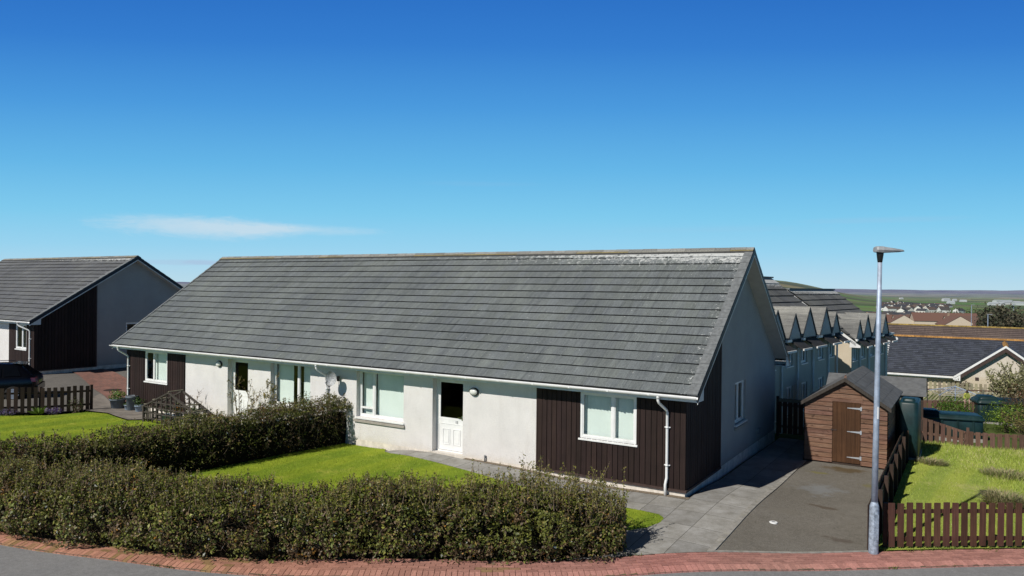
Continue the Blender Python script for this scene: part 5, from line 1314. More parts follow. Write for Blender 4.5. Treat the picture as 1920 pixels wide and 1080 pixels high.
# rotary clothes line
def dryer():
    t = thing('rotary_clothes_line', 'grey rotary clothes line standing between the pale slats and the green bush', 'clothes line', (22.2, 37.0, h(22.2, 37)))
    m = MB(); m.tube([(0, 0, 0), (0, 0, 1.55)], .03, 8); m.build('pole', 'galv', t)
    for k in range(4):
        a = .5+k*PI/2; m = MB(); m.tube([(0, 0, 1.50), (1.35*math.cos(a), 1.35*math.sin(a), 1.15)], .022, 6); m.tube([(0, 0, 1.10), (.6*math.cos(a), .6*math.sin(a), 1.33)], .015, 6); m.build('arm', 'galv', t)
    m = MB()
    for f in (.35, .55, .75, .97):
        p = [(1.35*f*math.cos(.5+k*PI/2), 1.35*f*math.sin(.5+k*PI/2), 1.50-.35*f) for k in range(5)]
        for a, b in zip(p, p[1:]): m.tube([a, b], .008, 4)
    m.build('lines', 'rope', t)
dryer()
def toy():
    t = thing('garden_ornament', 'yellow and pink upright garden ornament with a dark pointed top beside the farther green tank', 'garden ornament', (20.62, 33.5, h(20.6, 33.5)), .3)
    for xx in (-.10, .16): m = MB(); m.tube([(xx, 0, 0), (xx, 0, 1.25)], .022, 8); m.build('post', 'pink', t)
    m = MB(); m.prism([(-.15, -.03, 1.22), (.12, -.03, 1.22), (.18, -.03, 1.34), (.08, -.03, 1.48), (-.05, -.03, 1.48), (-.15, -.03, 1.40)], (0, .06, 0)); m.build('panel', 'hivis', t)
    m = MB(); m.prism([(-.06, -.035, 1.47), (.09, -.035, 1.47), (.02, -.035, 1.60)], (0, .07, 0)); m.build('cap', 'clad_sill', t)
toy()
def decking():
    t = thing('garden_decking', 'low grey brown timber decking right of the felt roofed shed', 'decking', (16.6, 30.6, h(17.0, 31.2)), HROT)
    m = MB()
    for i in range(16): q = R.uniform(.8, 1.15); m.col((q, q, q)); m.box(0, i*.15, .16, 2.1, i*.15+.14, .185)
    m.build('boards', 'deck', t); m = MB(); m.box(.03, .03, -.4, 2.07, 2.36, .158); m.build('frame', 'wood_grey', t)
decking()
def brown_fence():
    picket_fence('brown_fence', 'brown board fence behind the round green bush', [(17.4, 36.4), (20.2, 36.0), (22.6, 35.6)], .85, 'fence_red', side=-1, pw=.2, gap=.03, post_every=1.7, as_panel=True, rail_z=(.9,))
brown_fence()
# ------------------------------------------------------------------ pots and trellis frame
def lerp3(a, b, t): return tuple(a[i]+(b[i]-a[i])*t for i in range(3))
def leaf_quads(V, C, p, nrm, size, col, wid=.5, up=None):
    """one folded leaf: base, side, tip, side"""
    n = nrm.normalized(); t = Vector((R.gauss(0, 1), R.gauss(0, 1), R.gauss(0, 1)+.5)) if up is None else up
    t = (t-n*t.dot(n)); t = t.normalized() if t.length > 1e-4 else n.orthogonal().normalized()
    s = n.cross(t)*size*wid*.5; a = t*size
    b = p-a*.5; f = n*size*.10
    V += [b, p+s+f, p+a*.5, p-s+f]; C += [col]*4
def scatter_plant(parent, n, sampler, size, cols, mat='leaf', name='foliage', wid=.5, jitter=.25):
    V = []; C = []
    for _ in range(n):
        p, nr = sampler(); k = R.uniform(1-jitter, 1+jitter); c = R.choice(cols); c = lerp3(c, R.choice(cols), R.random()*.5)
        leaf_quads(V, C, p, (nr+Vector((R.gauss(0, .6), R.gauss(0, .6), R.gauss(0, .6)))), size*R.uniform(.6, 1.35), tuple(x*k for x in c), wid)
    return quads(name, [tuple(v) for v in V], C, mat, parent)
def stems(parent, segs, name='stems', mat='twig', col=(.12, .085, .06), rad=.006):
    m = MB()
    for path in segs:
        q = R.uniform(.7, 1.4); m.col(tuple(c*q for c in col)); k = len(path)
        m.tube(path, [rad*(1-.75*i/(k-1)) for i in range(k)], 4, caps=False)
    return m.build(name, mat, parent)
def ellipsoid(cx, cy, cz, rx, ry, rz, shell=.45, seed=0, lump=.25, fs=1.6):
    def f():
        while True:
            d = Vector((R.gauss(0, 1), R.gauss(0, 1), R.gauss(0, 1))).normalized()
            k = 1+lump*noise.noise((d.x*fs+seed, d.y*fs, d.z*fs))+.5*lump*noise.noise((d.x*fs*3+seed, d.y*fs*3, d.z*fs*3))
            r = k*(1-shell*R.random()**1.6)
            p = Vector((cx+d.x*rx*r, cy+d.y*ry*r, cz+d.z*rz*r))
            if noise.noise((p.x*3.1/max(rx, .3), p.y*3.1/max(rx, .3), p.z*3.1/max(rx, .3)+seed)) > -.22: return p, d
    return f
GREEN = [(.045, .085, .018), (.075, .13, .025), (.03, .055, .015)]
BRIGHT = [(.11, .20, .02), (.15, .24, .03), (.06, .12, .015)]
def pot(label, x, y, r, H, mat, plant=0, cols=GREEN, ph=.2, name='plant_pot'):
    t = thing(name, label, 'plant pot', (x, y, h(x, y)+.012)); m = MB()
    m.lathe([(r*.72, 0), (r*.74, .005), (r*.95, H*.86), (r*1.06, H*.87), (r*1.06, H), (r*.93, H), (r*.92, H-.04), (.01, H-.04)], 20); m.build('body', mat, t, True)
    m = MB(); m.lathe([(r*.92, H-.035), (r*.5, H-.02), (.01, H-.015)], 14); m.build('soil', 'soil', t)
    if plant: scatter_plant(t, plant, ellipsoid(0, 0, H+ph*.45, r*1.15, r*1.15, ph, .8, R.random()*9), .075, cols, name='plant', wid=.45)
pot('wide grey pot of bright green leaves, leftmost by the bungalow corner', -15.55, 29.3, .30, .40, 'pot', 420, BRIGHT, .26)
pot('small pale pot between the wide grey pot and the tall grey pot', -15.0, 29.0, .13, .22, 'pot_blue', 60, GREEN, .1)
pot('tall dark grey tub under the left downpipe', -14.80, 28.92, .22, .58, 'pot', 0)
pot('small blue pot with a green plant beside the timber trellis', -14.35, 28.6, .17, .26, 'pot_blue', 170, GREEN, .24)
pot('blue grey pot inside the timber trellis, nearest the lawn', -12.35, 26.5, .18, .30, 'pot_blue', 110, GREEN, .2)
pot('pot of orange flowers in the middle of the timber trellis', -11.75, 26.12, .17, .36, 'pot', 160, [(.45, .16, .02), (.06, .10, .02), (.08, .12, .02)], .3)
pot('dark pot inside the timber trellis at its far end', -11.1, 25.75, .17, .42, 'pot', 120, GREEN, .24)

def trellis():
    x, y = -12.98, 27.18; t = thing('trellis_frame', 'weathered timber trellis frame with a ridged top over the plant pots', 'trellis', (x, y, h(x, y)+.01), HROT-PI/2)
    # local x across (0.62 m), y away along the house (2.05 m)
    W, L, He, Hp = .52, 3.0, .52, 1.12; Z = lambda yy: He+(Hp-He)*(1-abs(yy-L*.5)/(L*.5))
    for xx, nm in ((0, 'wood_grey'), (W, 'wood_grey')):
        m = MB()
        for (a, b) in ((0-.08, L/2), (L+.08, L/2)): m.bar((xx, a, Z(a)+.03), (xx, b, Z(b)+.03), .07, .05)
        m.build('rafter', nm, t)
        m = MB(); k = 11
        for i in range(k+1): yy = L*i/k; w = .07 if i in (0, k) else .035; m.bar((xx, yy, 0), (xx, yy, Z(yy)), w, w if i in (0, k) else .03, up=(0, 1, 0))
        for zz in (.14, .34, .54, .74):
            d = (1-(max(zz, He)-He)/(Hp-He))*L/2; lo, hi = (0, L) if zz <= He else (L/2-d, L/2+d); m.bar((xx, lo, zz), (xx, hi, zz), .035, .035)
        m.build('side_panel', nm, t)
    for yy in (0, L):
        m = MB()
        for zz in (.05, .28, .47): m.bar((0, yy-.02, zz), (W, yy-.02, zz), .04, .05)
        for xx in (.0, .13, .26, .39, .52): m.bar((xx, yy-.03, 0), (xx, yy-.03, He), .035, .03, up=(0, 1, 0))
        m.build('end_panel', 'wood_pale', t)
    for yy, ww in ((.10, .13), (.62, .13), (L*.5, .06), (L-.5, .06), (L-.1, .06)):
        m = MB(); m.bar((-.02, yy, Z(yy)+.07), (W+.02, yy, Z(yy)+.07), ww, .025); m.build('top_slat', 'wood_pale', t)
trellis()

# ------------------------------------------------------------------ hedges
def hedge(label, path, half, tops, n, cols, size, seed, twigs=500, name='hedge', sprigs=900, brown=None, cats='hedge', thin=None, loose=False):
    x0, y0 = path[0]; z0 = h(x0, y0); P = chaikin(path, 2); SS = arclen(P); tot = SS[-1]
    t = thing(name, label, cats, (x0, y0, z0))
    hw = (lambda s: half) if not callable(half) else half
    def pt(s, a, k):
        """a: angle round the section 0 (front foot) .. 1 (back foot); k depth factor"""
        w = hw(s); H = tops(s)
        per = 2*H+2*w; q = a*per
        if q < H: o, z, nr = -w, q, (-1, .15)
        elif q < H+2*w: o, z, nr = -w+(q-H), H, (0, 1)
        else: o, z, nr = w, H-(q-H-2*w), (1, .15)
        # round the shoulders
        e = max(0, abs(o)/w-.55)/.45; f = max(0, z/H-.6)/.4; rr = e*f
        z -= .16*H*rr*rr; o *= 1-.16*rr
        if z < .35*H: o *= .80+.20*(z/(.35*H))
        # ends
        fe = min(s, tot-s)/.55
        if fe < 1: o *= math.sqrt(max(.05, 1-(1-fe)**2)); z *= .80+.20*math.sqrt(max(0, 1-(1-fe)**2))
        o *= k; z = z*(k*.5+.5) if z > .5*H else z
        return o, z, nr
    V = []; C = []; half_off = 0
    def world(s, o):
        x, y = at_s(s, o, P, SS); return x, y
    sgn = -1
    def place(s, a, dep):
        o, z, nr = pt(s, a, 1)
        x, y = world(s, o); nx, ny = world(s, o+.1*nr[0]); nv = Vector(((nx-x)*10, (ny-y)*10, nr[1]))
        if nv.length < .1: nv = Vector((0, 0, 1))
        nv.normalize()
        p = Vector((x, y, z+h(x, y)))
        lump = noise.noise((p.x*1.4+seed, p.y*1.4, p.z*1.4))*.20+noise.noise((p.x*3.9, p.y*3.9+seed, p.z*3.9))*.15
        return p+nv*(lump-dep), nv, z/max(tops(s), .1)
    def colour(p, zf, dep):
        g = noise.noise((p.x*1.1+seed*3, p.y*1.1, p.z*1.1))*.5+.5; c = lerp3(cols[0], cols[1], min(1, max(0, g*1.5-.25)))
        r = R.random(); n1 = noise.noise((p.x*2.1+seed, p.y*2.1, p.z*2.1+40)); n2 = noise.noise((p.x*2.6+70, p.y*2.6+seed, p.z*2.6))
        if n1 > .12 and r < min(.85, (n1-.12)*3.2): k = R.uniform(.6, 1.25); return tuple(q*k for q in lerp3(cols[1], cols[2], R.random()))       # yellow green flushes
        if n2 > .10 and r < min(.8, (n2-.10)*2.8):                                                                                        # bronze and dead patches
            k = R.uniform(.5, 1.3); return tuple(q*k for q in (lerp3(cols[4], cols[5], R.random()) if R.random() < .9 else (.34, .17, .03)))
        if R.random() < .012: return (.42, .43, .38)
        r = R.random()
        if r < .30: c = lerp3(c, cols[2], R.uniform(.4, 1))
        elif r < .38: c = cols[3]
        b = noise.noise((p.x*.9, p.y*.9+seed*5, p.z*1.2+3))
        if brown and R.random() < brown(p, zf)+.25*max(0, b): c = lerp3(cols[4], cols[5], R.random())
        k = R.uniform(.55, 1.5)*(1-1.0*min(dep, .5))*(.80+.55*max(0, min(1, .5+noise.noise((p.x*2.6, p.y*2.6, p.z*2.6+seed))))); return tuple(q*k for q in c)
    for _ in range(n):
        s = R.uniform(0, tot); a = R.uniform(0, .66) if R.random() < .86 else R.uniform(.66, 1); dep = R.random()**2.0*.34
        p, nv, zf = place(s, a, dep)
        if noise.noise((p.x*3.3+9, p.y*3.3, p.z*3.3+seed)) < -.30 and dep < .16: continue       # gaps
        if zf < .16 and R.random() < .55: continue
        if thin and R.random() < thin(s, zf): continue
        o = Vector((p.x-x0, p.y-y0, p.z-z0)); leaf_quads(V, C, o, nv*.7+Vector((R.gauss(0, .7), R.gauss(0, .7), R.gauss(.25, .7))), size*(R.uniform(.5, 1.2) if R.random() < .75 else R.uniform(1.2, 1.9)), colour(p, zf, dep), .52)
    tw = []
    for _ in range(sprigs):                                  # young shoots sticking out of the clipped face and top
        s = R.uniform(0, tot); H = tops(s); w = hw(s); a = R.uniform(.30, .70) if R.random() < .75 else R.uniform(.1, .9)
        p, nv, zf = place(s, a, .02); o = Vector((p.x-x0, p.y-y0, p.z-z0)); ln = R.uniform(.06, .22)*(1+(1.3*sst(tot-5, tot-1, s) if loose else 0))*(1.6 if R.random() < .12 else 1)
        d = (nv*.6+Vector((R.gauss(0, .35), R.gauss(0, .35), R.uniform(.3, 1.1)))).normalized()
        tw.append([o-d*.12, o, o+d*ln])
        for i in range(int(4+ln*38)):
            q = o+d*ln*R.random(); c = lerp3(cols[2], cols[3], R.random()) if R.random() < .6 else cols[1]
            k = R.uniform(.7, 1.35); leaf_quads(V, C, q+Vector((R.gauss(0, .018), R.gauss(0, .018), 0)), Vector((R.gauss(0, 1), R.gauss(0, 1), R.gauss(.3, 1))), size*R.uniform(.6, 1.1), tuple(z*k for z in c), .5)
    quads('foliage', [tuple(v) for v in V], C, 'leaf', t)
    for _ in range(twigs):
        s = R.uniform(0, tot); a = R.uniform(.05, .95); p, nv, zf = place(s, a, .05); x, y = world(s+R.uniform(-.2, .2), R.uniform(-.2, .2))
        b = Vector((x-x0, y-y0, h(x, y)-z0+R.uniform(.0, .4)*tops(s))); e = Vector((p.x-x0, p.y-y0, p.z-z0))+nv*R.uniform(-.03, .05); md = b.lerp(e, .55)+Vector((R.gauss(0, .07), R.gauss(0, .07), R.gauss(.04, .06)))
        tw.append([b, md, e])
    stems(t, tw, 'stems', 'twig', (.22, .165, .115), .007)
    # solid core put in, its near black standing for shade between the branches
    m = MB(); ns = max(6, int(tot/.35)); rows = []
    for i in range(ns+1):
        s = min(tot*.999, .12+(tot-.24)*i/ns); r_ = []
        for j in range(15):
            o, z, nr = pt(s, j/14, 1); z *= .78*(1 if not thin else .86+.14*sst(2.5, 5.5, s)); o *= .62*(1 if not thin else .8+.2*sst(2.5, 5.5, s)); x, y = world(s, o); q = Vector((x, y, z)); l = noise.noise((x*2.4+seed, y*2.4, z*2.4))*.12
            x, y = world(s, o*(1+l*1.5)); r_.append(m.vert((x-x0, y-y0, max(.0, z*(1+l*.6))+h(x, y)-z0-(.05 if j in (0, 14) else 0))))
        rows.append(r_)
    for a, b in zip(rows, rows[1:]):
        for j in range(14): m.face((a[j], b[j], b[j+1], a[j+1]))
    m.face(rows[0]); m.face(rows[-1][::-1]); m.build('shade_core', 'core', t)
    return t
HC = [(.055, .075, .016), (.125, .145, .026), (.215, .215, .045), (.25, .19, .055), (.105, .068, .036), (.18, .125, .064)]
FP = [(-15.5, 18.2), (-13.2, 17.0), (-11.2, 15.92), (-9.2, 15.20), (-7.2, 14.60), (-5.7, 14.30), (-4.2, 14.18), (-2.5, 14.20), (-1, 14.28), (.5, 14.34), (1.55, 14.38), (2.25, 14.45)]
hedge('broad untrimmed green and bronze hedge along the brick pavement in front of the lawn', FP, .72, lambda s: 1.20+.07*math.sin(s*.9)+.05*math.sin(s*2.3+1)-.16*sst(14.5, 18.5, s), 112000, HC, .052, 1.3, 2200, sprigs=2600, brown=lambda p, zf: .24+.16*(1-zf), loose=True)
DP = [(-4.95, 23.75), (-5.6, 22.9), (-6.7, 21.75), (-8.2, 20.3), (-9.8, 18.95), (-11.6, 17.95), (-13.6, 17.75), (-17, 18.0)]
HD = [(.055, .072, .016), (.100, .115, .024), (.185, .185, .045), (.22, .165, .055), (.125, .080, .044), (.21, .145, .085)]
hedge('brown tinged hedge running from the house wall between the two lawns', DP, lambda s: .46+.10*sst(1, 5, s), lambda s: 1.43-.25*sst(2.5, 8, s)-.12*sst(9, 13, s), 74000, HD, .052, 4.7, 1200, sprigs=650, brown=lambda p, zf: .42*(1-zf)+.12, thin=lambda s, zf: .10*(1-sst(3.5, 6.5, s)) if zf < .6 else 0)
# pale stakes of an old fence standing inside the dividing hedge
picket_fence('stake_fence', 'thin pale stakes of an old fence showing through the dividing hedge', [(-5.35, 24.0), (-6.3, 22.95), (-8.3, 20.85), (-9.6, 19.7)], .95, 'fence_pale', side=1, pw=.06, gap=.11, post_every=2.2, rail_z=(.2, .8), as_panel=True)

# ------------------------------------------------------------------ shrubs
def shrub(label, x, y, rx, rz, n, cols, size=.07, stemsn=14, name='shrub', mat='leaf', lump=.35, lift=0, group=None, shell=.6, wid=.5, cat='shrub', scol=(.12, .09, .06), inner=True):
    z = h(x, y); t = thing(name, label, cat, (x, y, z), 0, group); cz = rz+lift
    f = ellipsoid(0, 0, cz, rx, rx, rz, shell, R.random()*20, lump, 2.2)
    scatter_plant(t, n, f, size, cols, mat, wid=wid, jitter=.4)
    sg = []
    for _ in range(stemsn):
        p, d = f(); sg.append([(R.gauss(0, .06), R.gauss(0, .06), -.05), tuple(p*.45+Vector((R.gauss(0, .05), R.gauss(0, .05), 0))), tuple(p)])
    stems(t, sg, 'stems', 'twig', scol, .014)
    return t
def twiggy(label, x, y, H, spread, nst, leaves, cols, size, name='shrub', scol=(.14, .10, .06), fan=.5, group=None):
    z = h(x, y); t = thing(name, label, 'shrub', (x, y, z), 0, group); sg = []; V = []; C = []
    for _ in range(nst):
        a = R.uniform(0, 2*PI); r = spread*math.sqrt(R.random()); top = Vector((r*math.cos(a), r*math.sin(a), H*R.uniform(.55, 1)*(1-.25*(r/spread)**2)))
        mid = Vector((top.x*fan, top.y*fan, top.z*.5)); b = Vector((top.x*.12, top.y*.12, -.05)); sg.append([b, mid, top])
        ends = [(mid, top)]
        for _k in range(4):
            f0 = R.uniform(.2, .9); q = mid.lerp(top, f0); e = q+Vector((R.gauss(0, .13), R.gauss(0, .13), R.uniform(.1, .28)))*H*.45; sg.append([q, q.lerp(e, .5)+Vector((R.gauss(0, .02),)*3), e]); ends.append((q, e))
        for (p, q) in ends:
            for _l in range(leaves):
                pp = p.lerp(q, R.uniform(.1, 1.05)); c = lerp3(R.choice(cols), R.choice(cols), R.random()); k = R.uniform(.7, 1.3)
                leaf_quads(V, C, pp+Vector((R.gauss(0, .02), R.gauss(0, .02), R.gauss(0, .02))), Vector((R.gauss(0, 1), R.gauss(0, 1), R.gauss(.4, 1))), size*R.uniform(.6, 1.3), tuple(w*k for w in c), .5)
    stems(t, sg, 'stems', 'twig', scol, .010); quads('foliage', [tuple(v) for v in V], C, 'leaf_dull', t)
    return t
OL = [(.16, .15, .03), (.22, .18, .04), (.10, .12, .03), (.30, .20, .08)]
x, y = HW(14.9, -.8); twiggy('sparse tall shrub with yellowish leaves in front of the far white door', x, y, 2.1, .75, 12, 7, OL, .06, fan=.6)
x, y = HW(13.3, -.75); twiggy('upright yellow leaved shrub before the dark half open window', x, y, 2.15, .42, 9, 16, [(.24, .20, .04), (.18, .18, .03), (.30, .23, .06)], .06, fan=.55)
x, y = HW(17.9, -.5); twiggy('bare twiggy shrub with pinkish buds against the wall behind the trellis', x, y, 1.35, .55, 9, 2, [(.34, .2, .15), (.2, .14, .08)], .045)
x, y = HW(13.1, -1.1); shrub('small dark bush with red flowers below the half open window', x, y, .45, .68, 600, [(.03, .05, .012), (.04, .07, .015), (.05, .07, .02), (.28, .05, .04)], .06)
x, y = HW(12.0, -.75); shrub('leafy green bush at the house end of the dividing hedge', x, y, .42, .80, 900, [(.045, .07, .014), (.09, .105, .02), (.03, .05, .012)], .06)
for i, (px_, py_, lab, cc) in enumerate([(-17.55, 27.55, 'strap leaved green clump at the foot of the left fence', BRIGHT), (-18.45, 27.15, 'low purple flowers at the left end of the left fence', [(.13, .09, .24), (.18, .13, .30), (.05, .08, .03)]), (-17.1, 27.75, 'low dark purple flowers beside the green clump', [(.09, .05, .20), (.14, .08, .26), (.04, .06, .02)]), (-16.55, 28.2, 'reddish leafy clump by the right end of the left fence', [(.09, .04, .04), (.05, .07, .02), (.07, .09, .02)])]):
    if i == 0:
        t = thing('garden_plant', lab, 'plant', (px_, py_, h(px_, py_))); V = []; C = []
        for _ in range(90):
            a = R.uniform(0, 2*PI); d = Vector((math.cos(a), math.sin(a), R.uniform(.4, 1.6))).normalized(); ln = R.uniform(.25, .5); w = d.cross(Vector((0, 0, 1))).normalized()*.016
            c = lerp3(BRIGHT[0], BRIGHT[1], R.random()); V += [-w, w, d*ln*.6+w*.8, d*ln+Vector((0, 0, -.10*ln))]; C += [c]*4
        quads('foliage', [tuple(v) for v in V], C, 'leaf', t)
    else: shrub(lab, px_, py_, .32 if i < 3 else .28, .13 if i < 3 else .28, 420, cc, .05, 6, name='garden_plant', cat='plant')
# back gardens on the right
shrub('round bright green bush between the decking and the green tanks', 19.75, 33.0, .80, .68, 2600, [(.075, .15, .018), (.12, .20, .03), (.035, .075, .012)], .085, 20)
shrub('bright yellow green bush in front of the farther green tank', 21.6, 32.2, .85, .62, 2200, [(.13, .21, .02), (.19, .27, .03), (.06, .11, .015)], .08, 20)
twiggy('tall pale willow bush with silvery catkins before the cream gable', 26.5, 38.6, 2.95, 1.5, 100, 20, [(.34, .32, .18), (.27, .28, .12), (.46, .43, .28), (.16, .18, .06)], .10, scol=(.16, .13, .09), fan=.55)
shrub('rust red bush at the right edge of the back gardens', 23.0, 33.0, .95, 1.1, 2600, [(.14, .055, .035), (.10, .07, .03), (.17, .10, .05), (.07, .07, .025)], .075, 30)
twiggy('olive brown bare bush leaning over the knee high fence', 19.9, 28.4, 1.35, .95, 30, 12, [(.17, .15, .05), (.13, .13, .04), (.22, .17, .07)], .06, fan=.6)
shrub('yellow flowering gorse bush behind the knee high fence', 18.1, 29.0, .5, .42, 900, [(.15, .18, .02), (.08, .11, .02), (.28, .24, .02)], .06, 10)
shrub('small dark leafy plants below the cream gable window', 30.0, 49.4, .75, .55, 700, [(.05, .035, .02), (.08, .05, .03), (.05, .07, .02)], .12, 8)
x, y = 13.0, 29.6; shrub('dark bare bush in shade against the terrace wall', 12.35, 29.0, .72, .95, 1500, [(.022, .018, .014), (.035, .026, .018), (.02, .026, .012)], .08, 40)
# young leafy shoots in the right lawn's rough edge
def tuft(label, x, y, n, ln, spread, cols, group):
    t = thing('grass_tuft', label, 'grass tuft', (x, y, h(x, y)), 0, group); V = []; C = []
    for _ in range(n):
        a = R.uniform(0, 2*PI); r = spread*R.random()**.7; b = Vector((r*math.cos(a), r*math.sin(a), 0)); d = Vector((math.cos(a)*.7+R.gauss(0, .3)+.15, math.sin(a)*.7+R.gauss(0, .3), R.uniform(.5, 1.3))).normalized(); L_ = ln*R.uniform(.5, 1.1)
        w = d.cross(Vector((0, 0, 1))).normalized()*.006; m = b+d*L_*.6; e = b+d*L_+Vector((0, 0, -.25*L_)); c = lerp3(R.choice(cols), R.choice(cols), R.random()); V += [b-w, b+w, m+w, m-w, m-w, m+w, e+w*.2, e-w*.2]; C += [c]*8
    quads('blades', [tuple(v) for v in V], C, 'grass', t)
DRY = [(.36, .30, .17), (.45, .38, .24), (.28, .26, .12)]
for (x, y, n, ln, sp, lab) in [(11.75, 17.6, 1500, .50, .34, 'large pale dry grass tuft close behind the front picket fence'), (13.7, 20.5, 800, .28, .55, 'flattened pale dry grass in the middle of the rough lawn'), (12.5, 21.9, 600, .26, .35, 'dry grass tuft near the low reddish fence')]:
    tuft(lab, x, y, n, ln, sp, DRY+[(.13, .19, .05)], 'dry grass tufts on the right lawn')
# ------------------------------------------------------------------ grass blades
def inside(p, poly):
    x, y = p; c = False; j = len(poly)-1
    for i in range(len(poly)):
        xi, yi = poly[i]; xj, yj = poly[j]
        if (yi > y) != (yj > y) and x < (xj-xi)*(y-yi)/(yj-yi)+xi: c = not c
        j = i
    return c
def blades(label_name, polys, n, ln, cols, box, rough=None):
    V = []; C = []; x0, x1, y0, y1 = box; got = 0
    while got < n:
        x, y = R.uniform(x0, x1), R.uniform(y0, y1)
        if not any(inside((x, y), p) for p in polys): continue
        got += 1; k = rough(x, y) if rough else 0
        L_ = ln*R.uniform(.6, 1.3)*(1+k*2.6*R.random()); a = R.uniform(0, 2*PI); z = h(x, y); w = (.0045+.002*k); dx, dy = math.cos(a)*w, math.sin(a)*w; lx, ly = R.gauss(0, .4)*L_, R.gauss(0, .4)*L_
        g = noise.noise((x*.8, y*.8, 5))*.5+.5; c = lerp3(cols[0], cols[1], min(1, max(0, g+R.uniform(-.3, .3))))
        if R.random() < .04+.35*k*max(0, noise.noise((x*.9, y*.9, 2))+.2): c = cols[2]
        q = R.uniform(.75, 1.25); c = tuple(v*q for v in c)
        V += [(x-dx, y-dy, z-.005), (x+dx, y+dy, z-.005), (x+lx, y+ly, z+L_)]; C += [c]*3
    o = quads('grass', V, C, 'grass', None, 3); o['kind'] = 'stuff'; return o
blades('', [LAWN], 42000, .035, [(.20, .295, .022), (.335, .43, .040), (.48, .48, .12)], (-8, 3.5, 14, 24))
blades('', [LAWN_L], 26000, .045, [(.20, .295, .022), (.335, .43, .038), (.48, .48, .12)], (-24, -5, 17, 30))
blades('', [LAWN_R], 70000, .040, [(.29, .375, .060), (.43, .50, .11), (.62, .56, .30)], (7, 20, 14.6, 27), rough=lambda x, y: sst(12.0, 13.5, x-.10*(y-18)*1.6+.5*noise.noise((x, y, 0))))
# weeds and moss along the pavers, under the hedge
V = []; C = []
for _ in range(9000):
    s = R.uniform(3, ES[-1]-3); e = R.random(); off = R.choice([R.gauss(.74, .05), R.gauss(.74, .05), R.gauss(-.015, .015)])
    x, y = at_s(s, off)
    if off > .3 and x > 3.0 and x < 7.2: continue
    if noise.noise((x*1.9, y*1.9, 8)) < (.05 if off > .3 else .33): continue
    a = R.uniform(0, 2*PI); L_ = R.uniform(.02, .07); dx, dy = math.cos(a)*.008, math.sin(a)*.008; z = h(x, y)+(-.005 if off > .3 else -.035); c = lerp3((.08, .12, .018), (.17, .17, .04), R.random())
    V += [(x-dx, y-dy, z), (x+dx, y+dy, z), (x+R.gauss(0, .02), y+R.gauss(0, .02), z+L_)]; C += [c]*3
o = quads('weeds', V, C, 'grass', None, 3); o['kind'] = 'stuff'

# ------------------------------------------------------------------ trees in the town
def tree(label, px, r, H, n, cols, group, spread=.34):
    x, y = pr(px, r); t = thing('tree', label, 'tree', (x, y, h(x, y)-.3), 0, group); rx = H*spread
    m = MB(); m.tube([(0, 0, 0), (.1, 0, H*.3), (0, .1, H*.6), (0, 0, H*.85)], [H*.03, H*.024, H*.014, H*.004], 6); 
    f = ellipsoid(0, 0, H*.62, rx, rx, H*.40, .8, R.random()*30, .5, 2.4)
    for _ in range(14): p, d = f(); m.tube([(0, 0, H*R.uniform(.2, .55)), tuple(p*.6+Vector((0, 0, H*.2))), tuple(p)], [H*.012, H*.007, H*.002], 4, False)
    m.build('trunk', 'bark', t); scatter_plant(t, n, f, H*.085, cols, 'leaf_dull', 'crown', .7, .4)
TC = [(.075, .07, .045), (.10, .085, .055), (.055, .065, .035)]
for i, (px, r, H) in enumerate([(1848, 215, 7), (1862, 205, 8), (1876, 210, 8.5), (1888, 225, 8), (1900, 190, 7), (1856, 235, 8), (1870, 240, 8.5), (1893, 250, 8), (1912, 215, 7.5), (1845, 520, 11), (1815, 560, 10), (1830, 600, 12), (1860, 640, 12), (1885, 600, 11), (1905, 560, 11), (1780, 620, 10), (1795, 660, 11), (1760, 640, 10)]):
    tree('bare brownish tree among the brown roofed houses' if r < 300 else 'distant scrubby tree at the edge of the town', px, r, H, 420 if r < 300 else 200, TC, 'trees among the brown roofs' if r < 300 else 'trees at the edge of the town')
shrub('round green bush beyond the slate roof at the right edge', 51.5, 80.5, 1.7, 1.6, 900, [(.07, .09, .03), (.10, .10, .04)], .3, 10)
# lamp columns in the town
for i, (px, r, H) in enumerate([(1822, 210, 8), (1853, 150, 6.5), (1901, 260, 9)]):
    x, y = pr(px, r); t = thing('distant_lamp', 'thin distant lamp column rising above the brown roofs', 'street lamp', (x, y, h(x, y)), 0, 'distant lamp columns'); m = MB(); m.tube([(0, 0, 0), (0, 0, H)], [.10, .06], 6); m.build('pole', 'galv', t); m = MB(); m.box(-.1, -.1, H, .7, .1, H+.12); m.build('lantern', 'lantern', t)

# ------------------------------------------------------------------ sky, sun, camera
SUN = Vector((.838, .752, -1.0)).normalized()
el = math.asin(-SUN.z); az = math.atan2(-SUN.x, -SUN.y)
w = bpy.data.worlds.new('World'); sc.world = w; w.use_nodes = True; nt = w.node_tree
bg = nt.nodes['Background']; sky = nt.nodes.new('ShaderNodeTexSky'); sky.sky_type = 'NISHITA'; sky.sun_disc = False
sky.sun_elevation = el; sky.sun_rotation = az; sky.altitude = 50; sky.air_density = 1.0; sky.dust_density = .35; sky.ozone_density = 2.2
tc = nt.nodes.new('ShaderNodeTexCoord')
def wm(op, a, b=None, c=None):
    n = nt.nodes.new('ShaderNodeMath'); n.operation = op
    for i, q in enumerate((a, b, c)):
        if q is None: continue
        if isinstance(q, (int, float)): n.inputs[i].default_value = q
        else: nt.links.new(q, n.inputs[i])
    return n.outputs[0]
sx = nt.nodes.new('ShaderNodeSeparateXYZ'); nt.links.new(tc.outputs['Generated'], sx.inputs[0])
A = wm('ARCTAN2', sx.outputs[0], sx.outputs[1]); EL = wm('ARCSINE', sx.outputs[2])
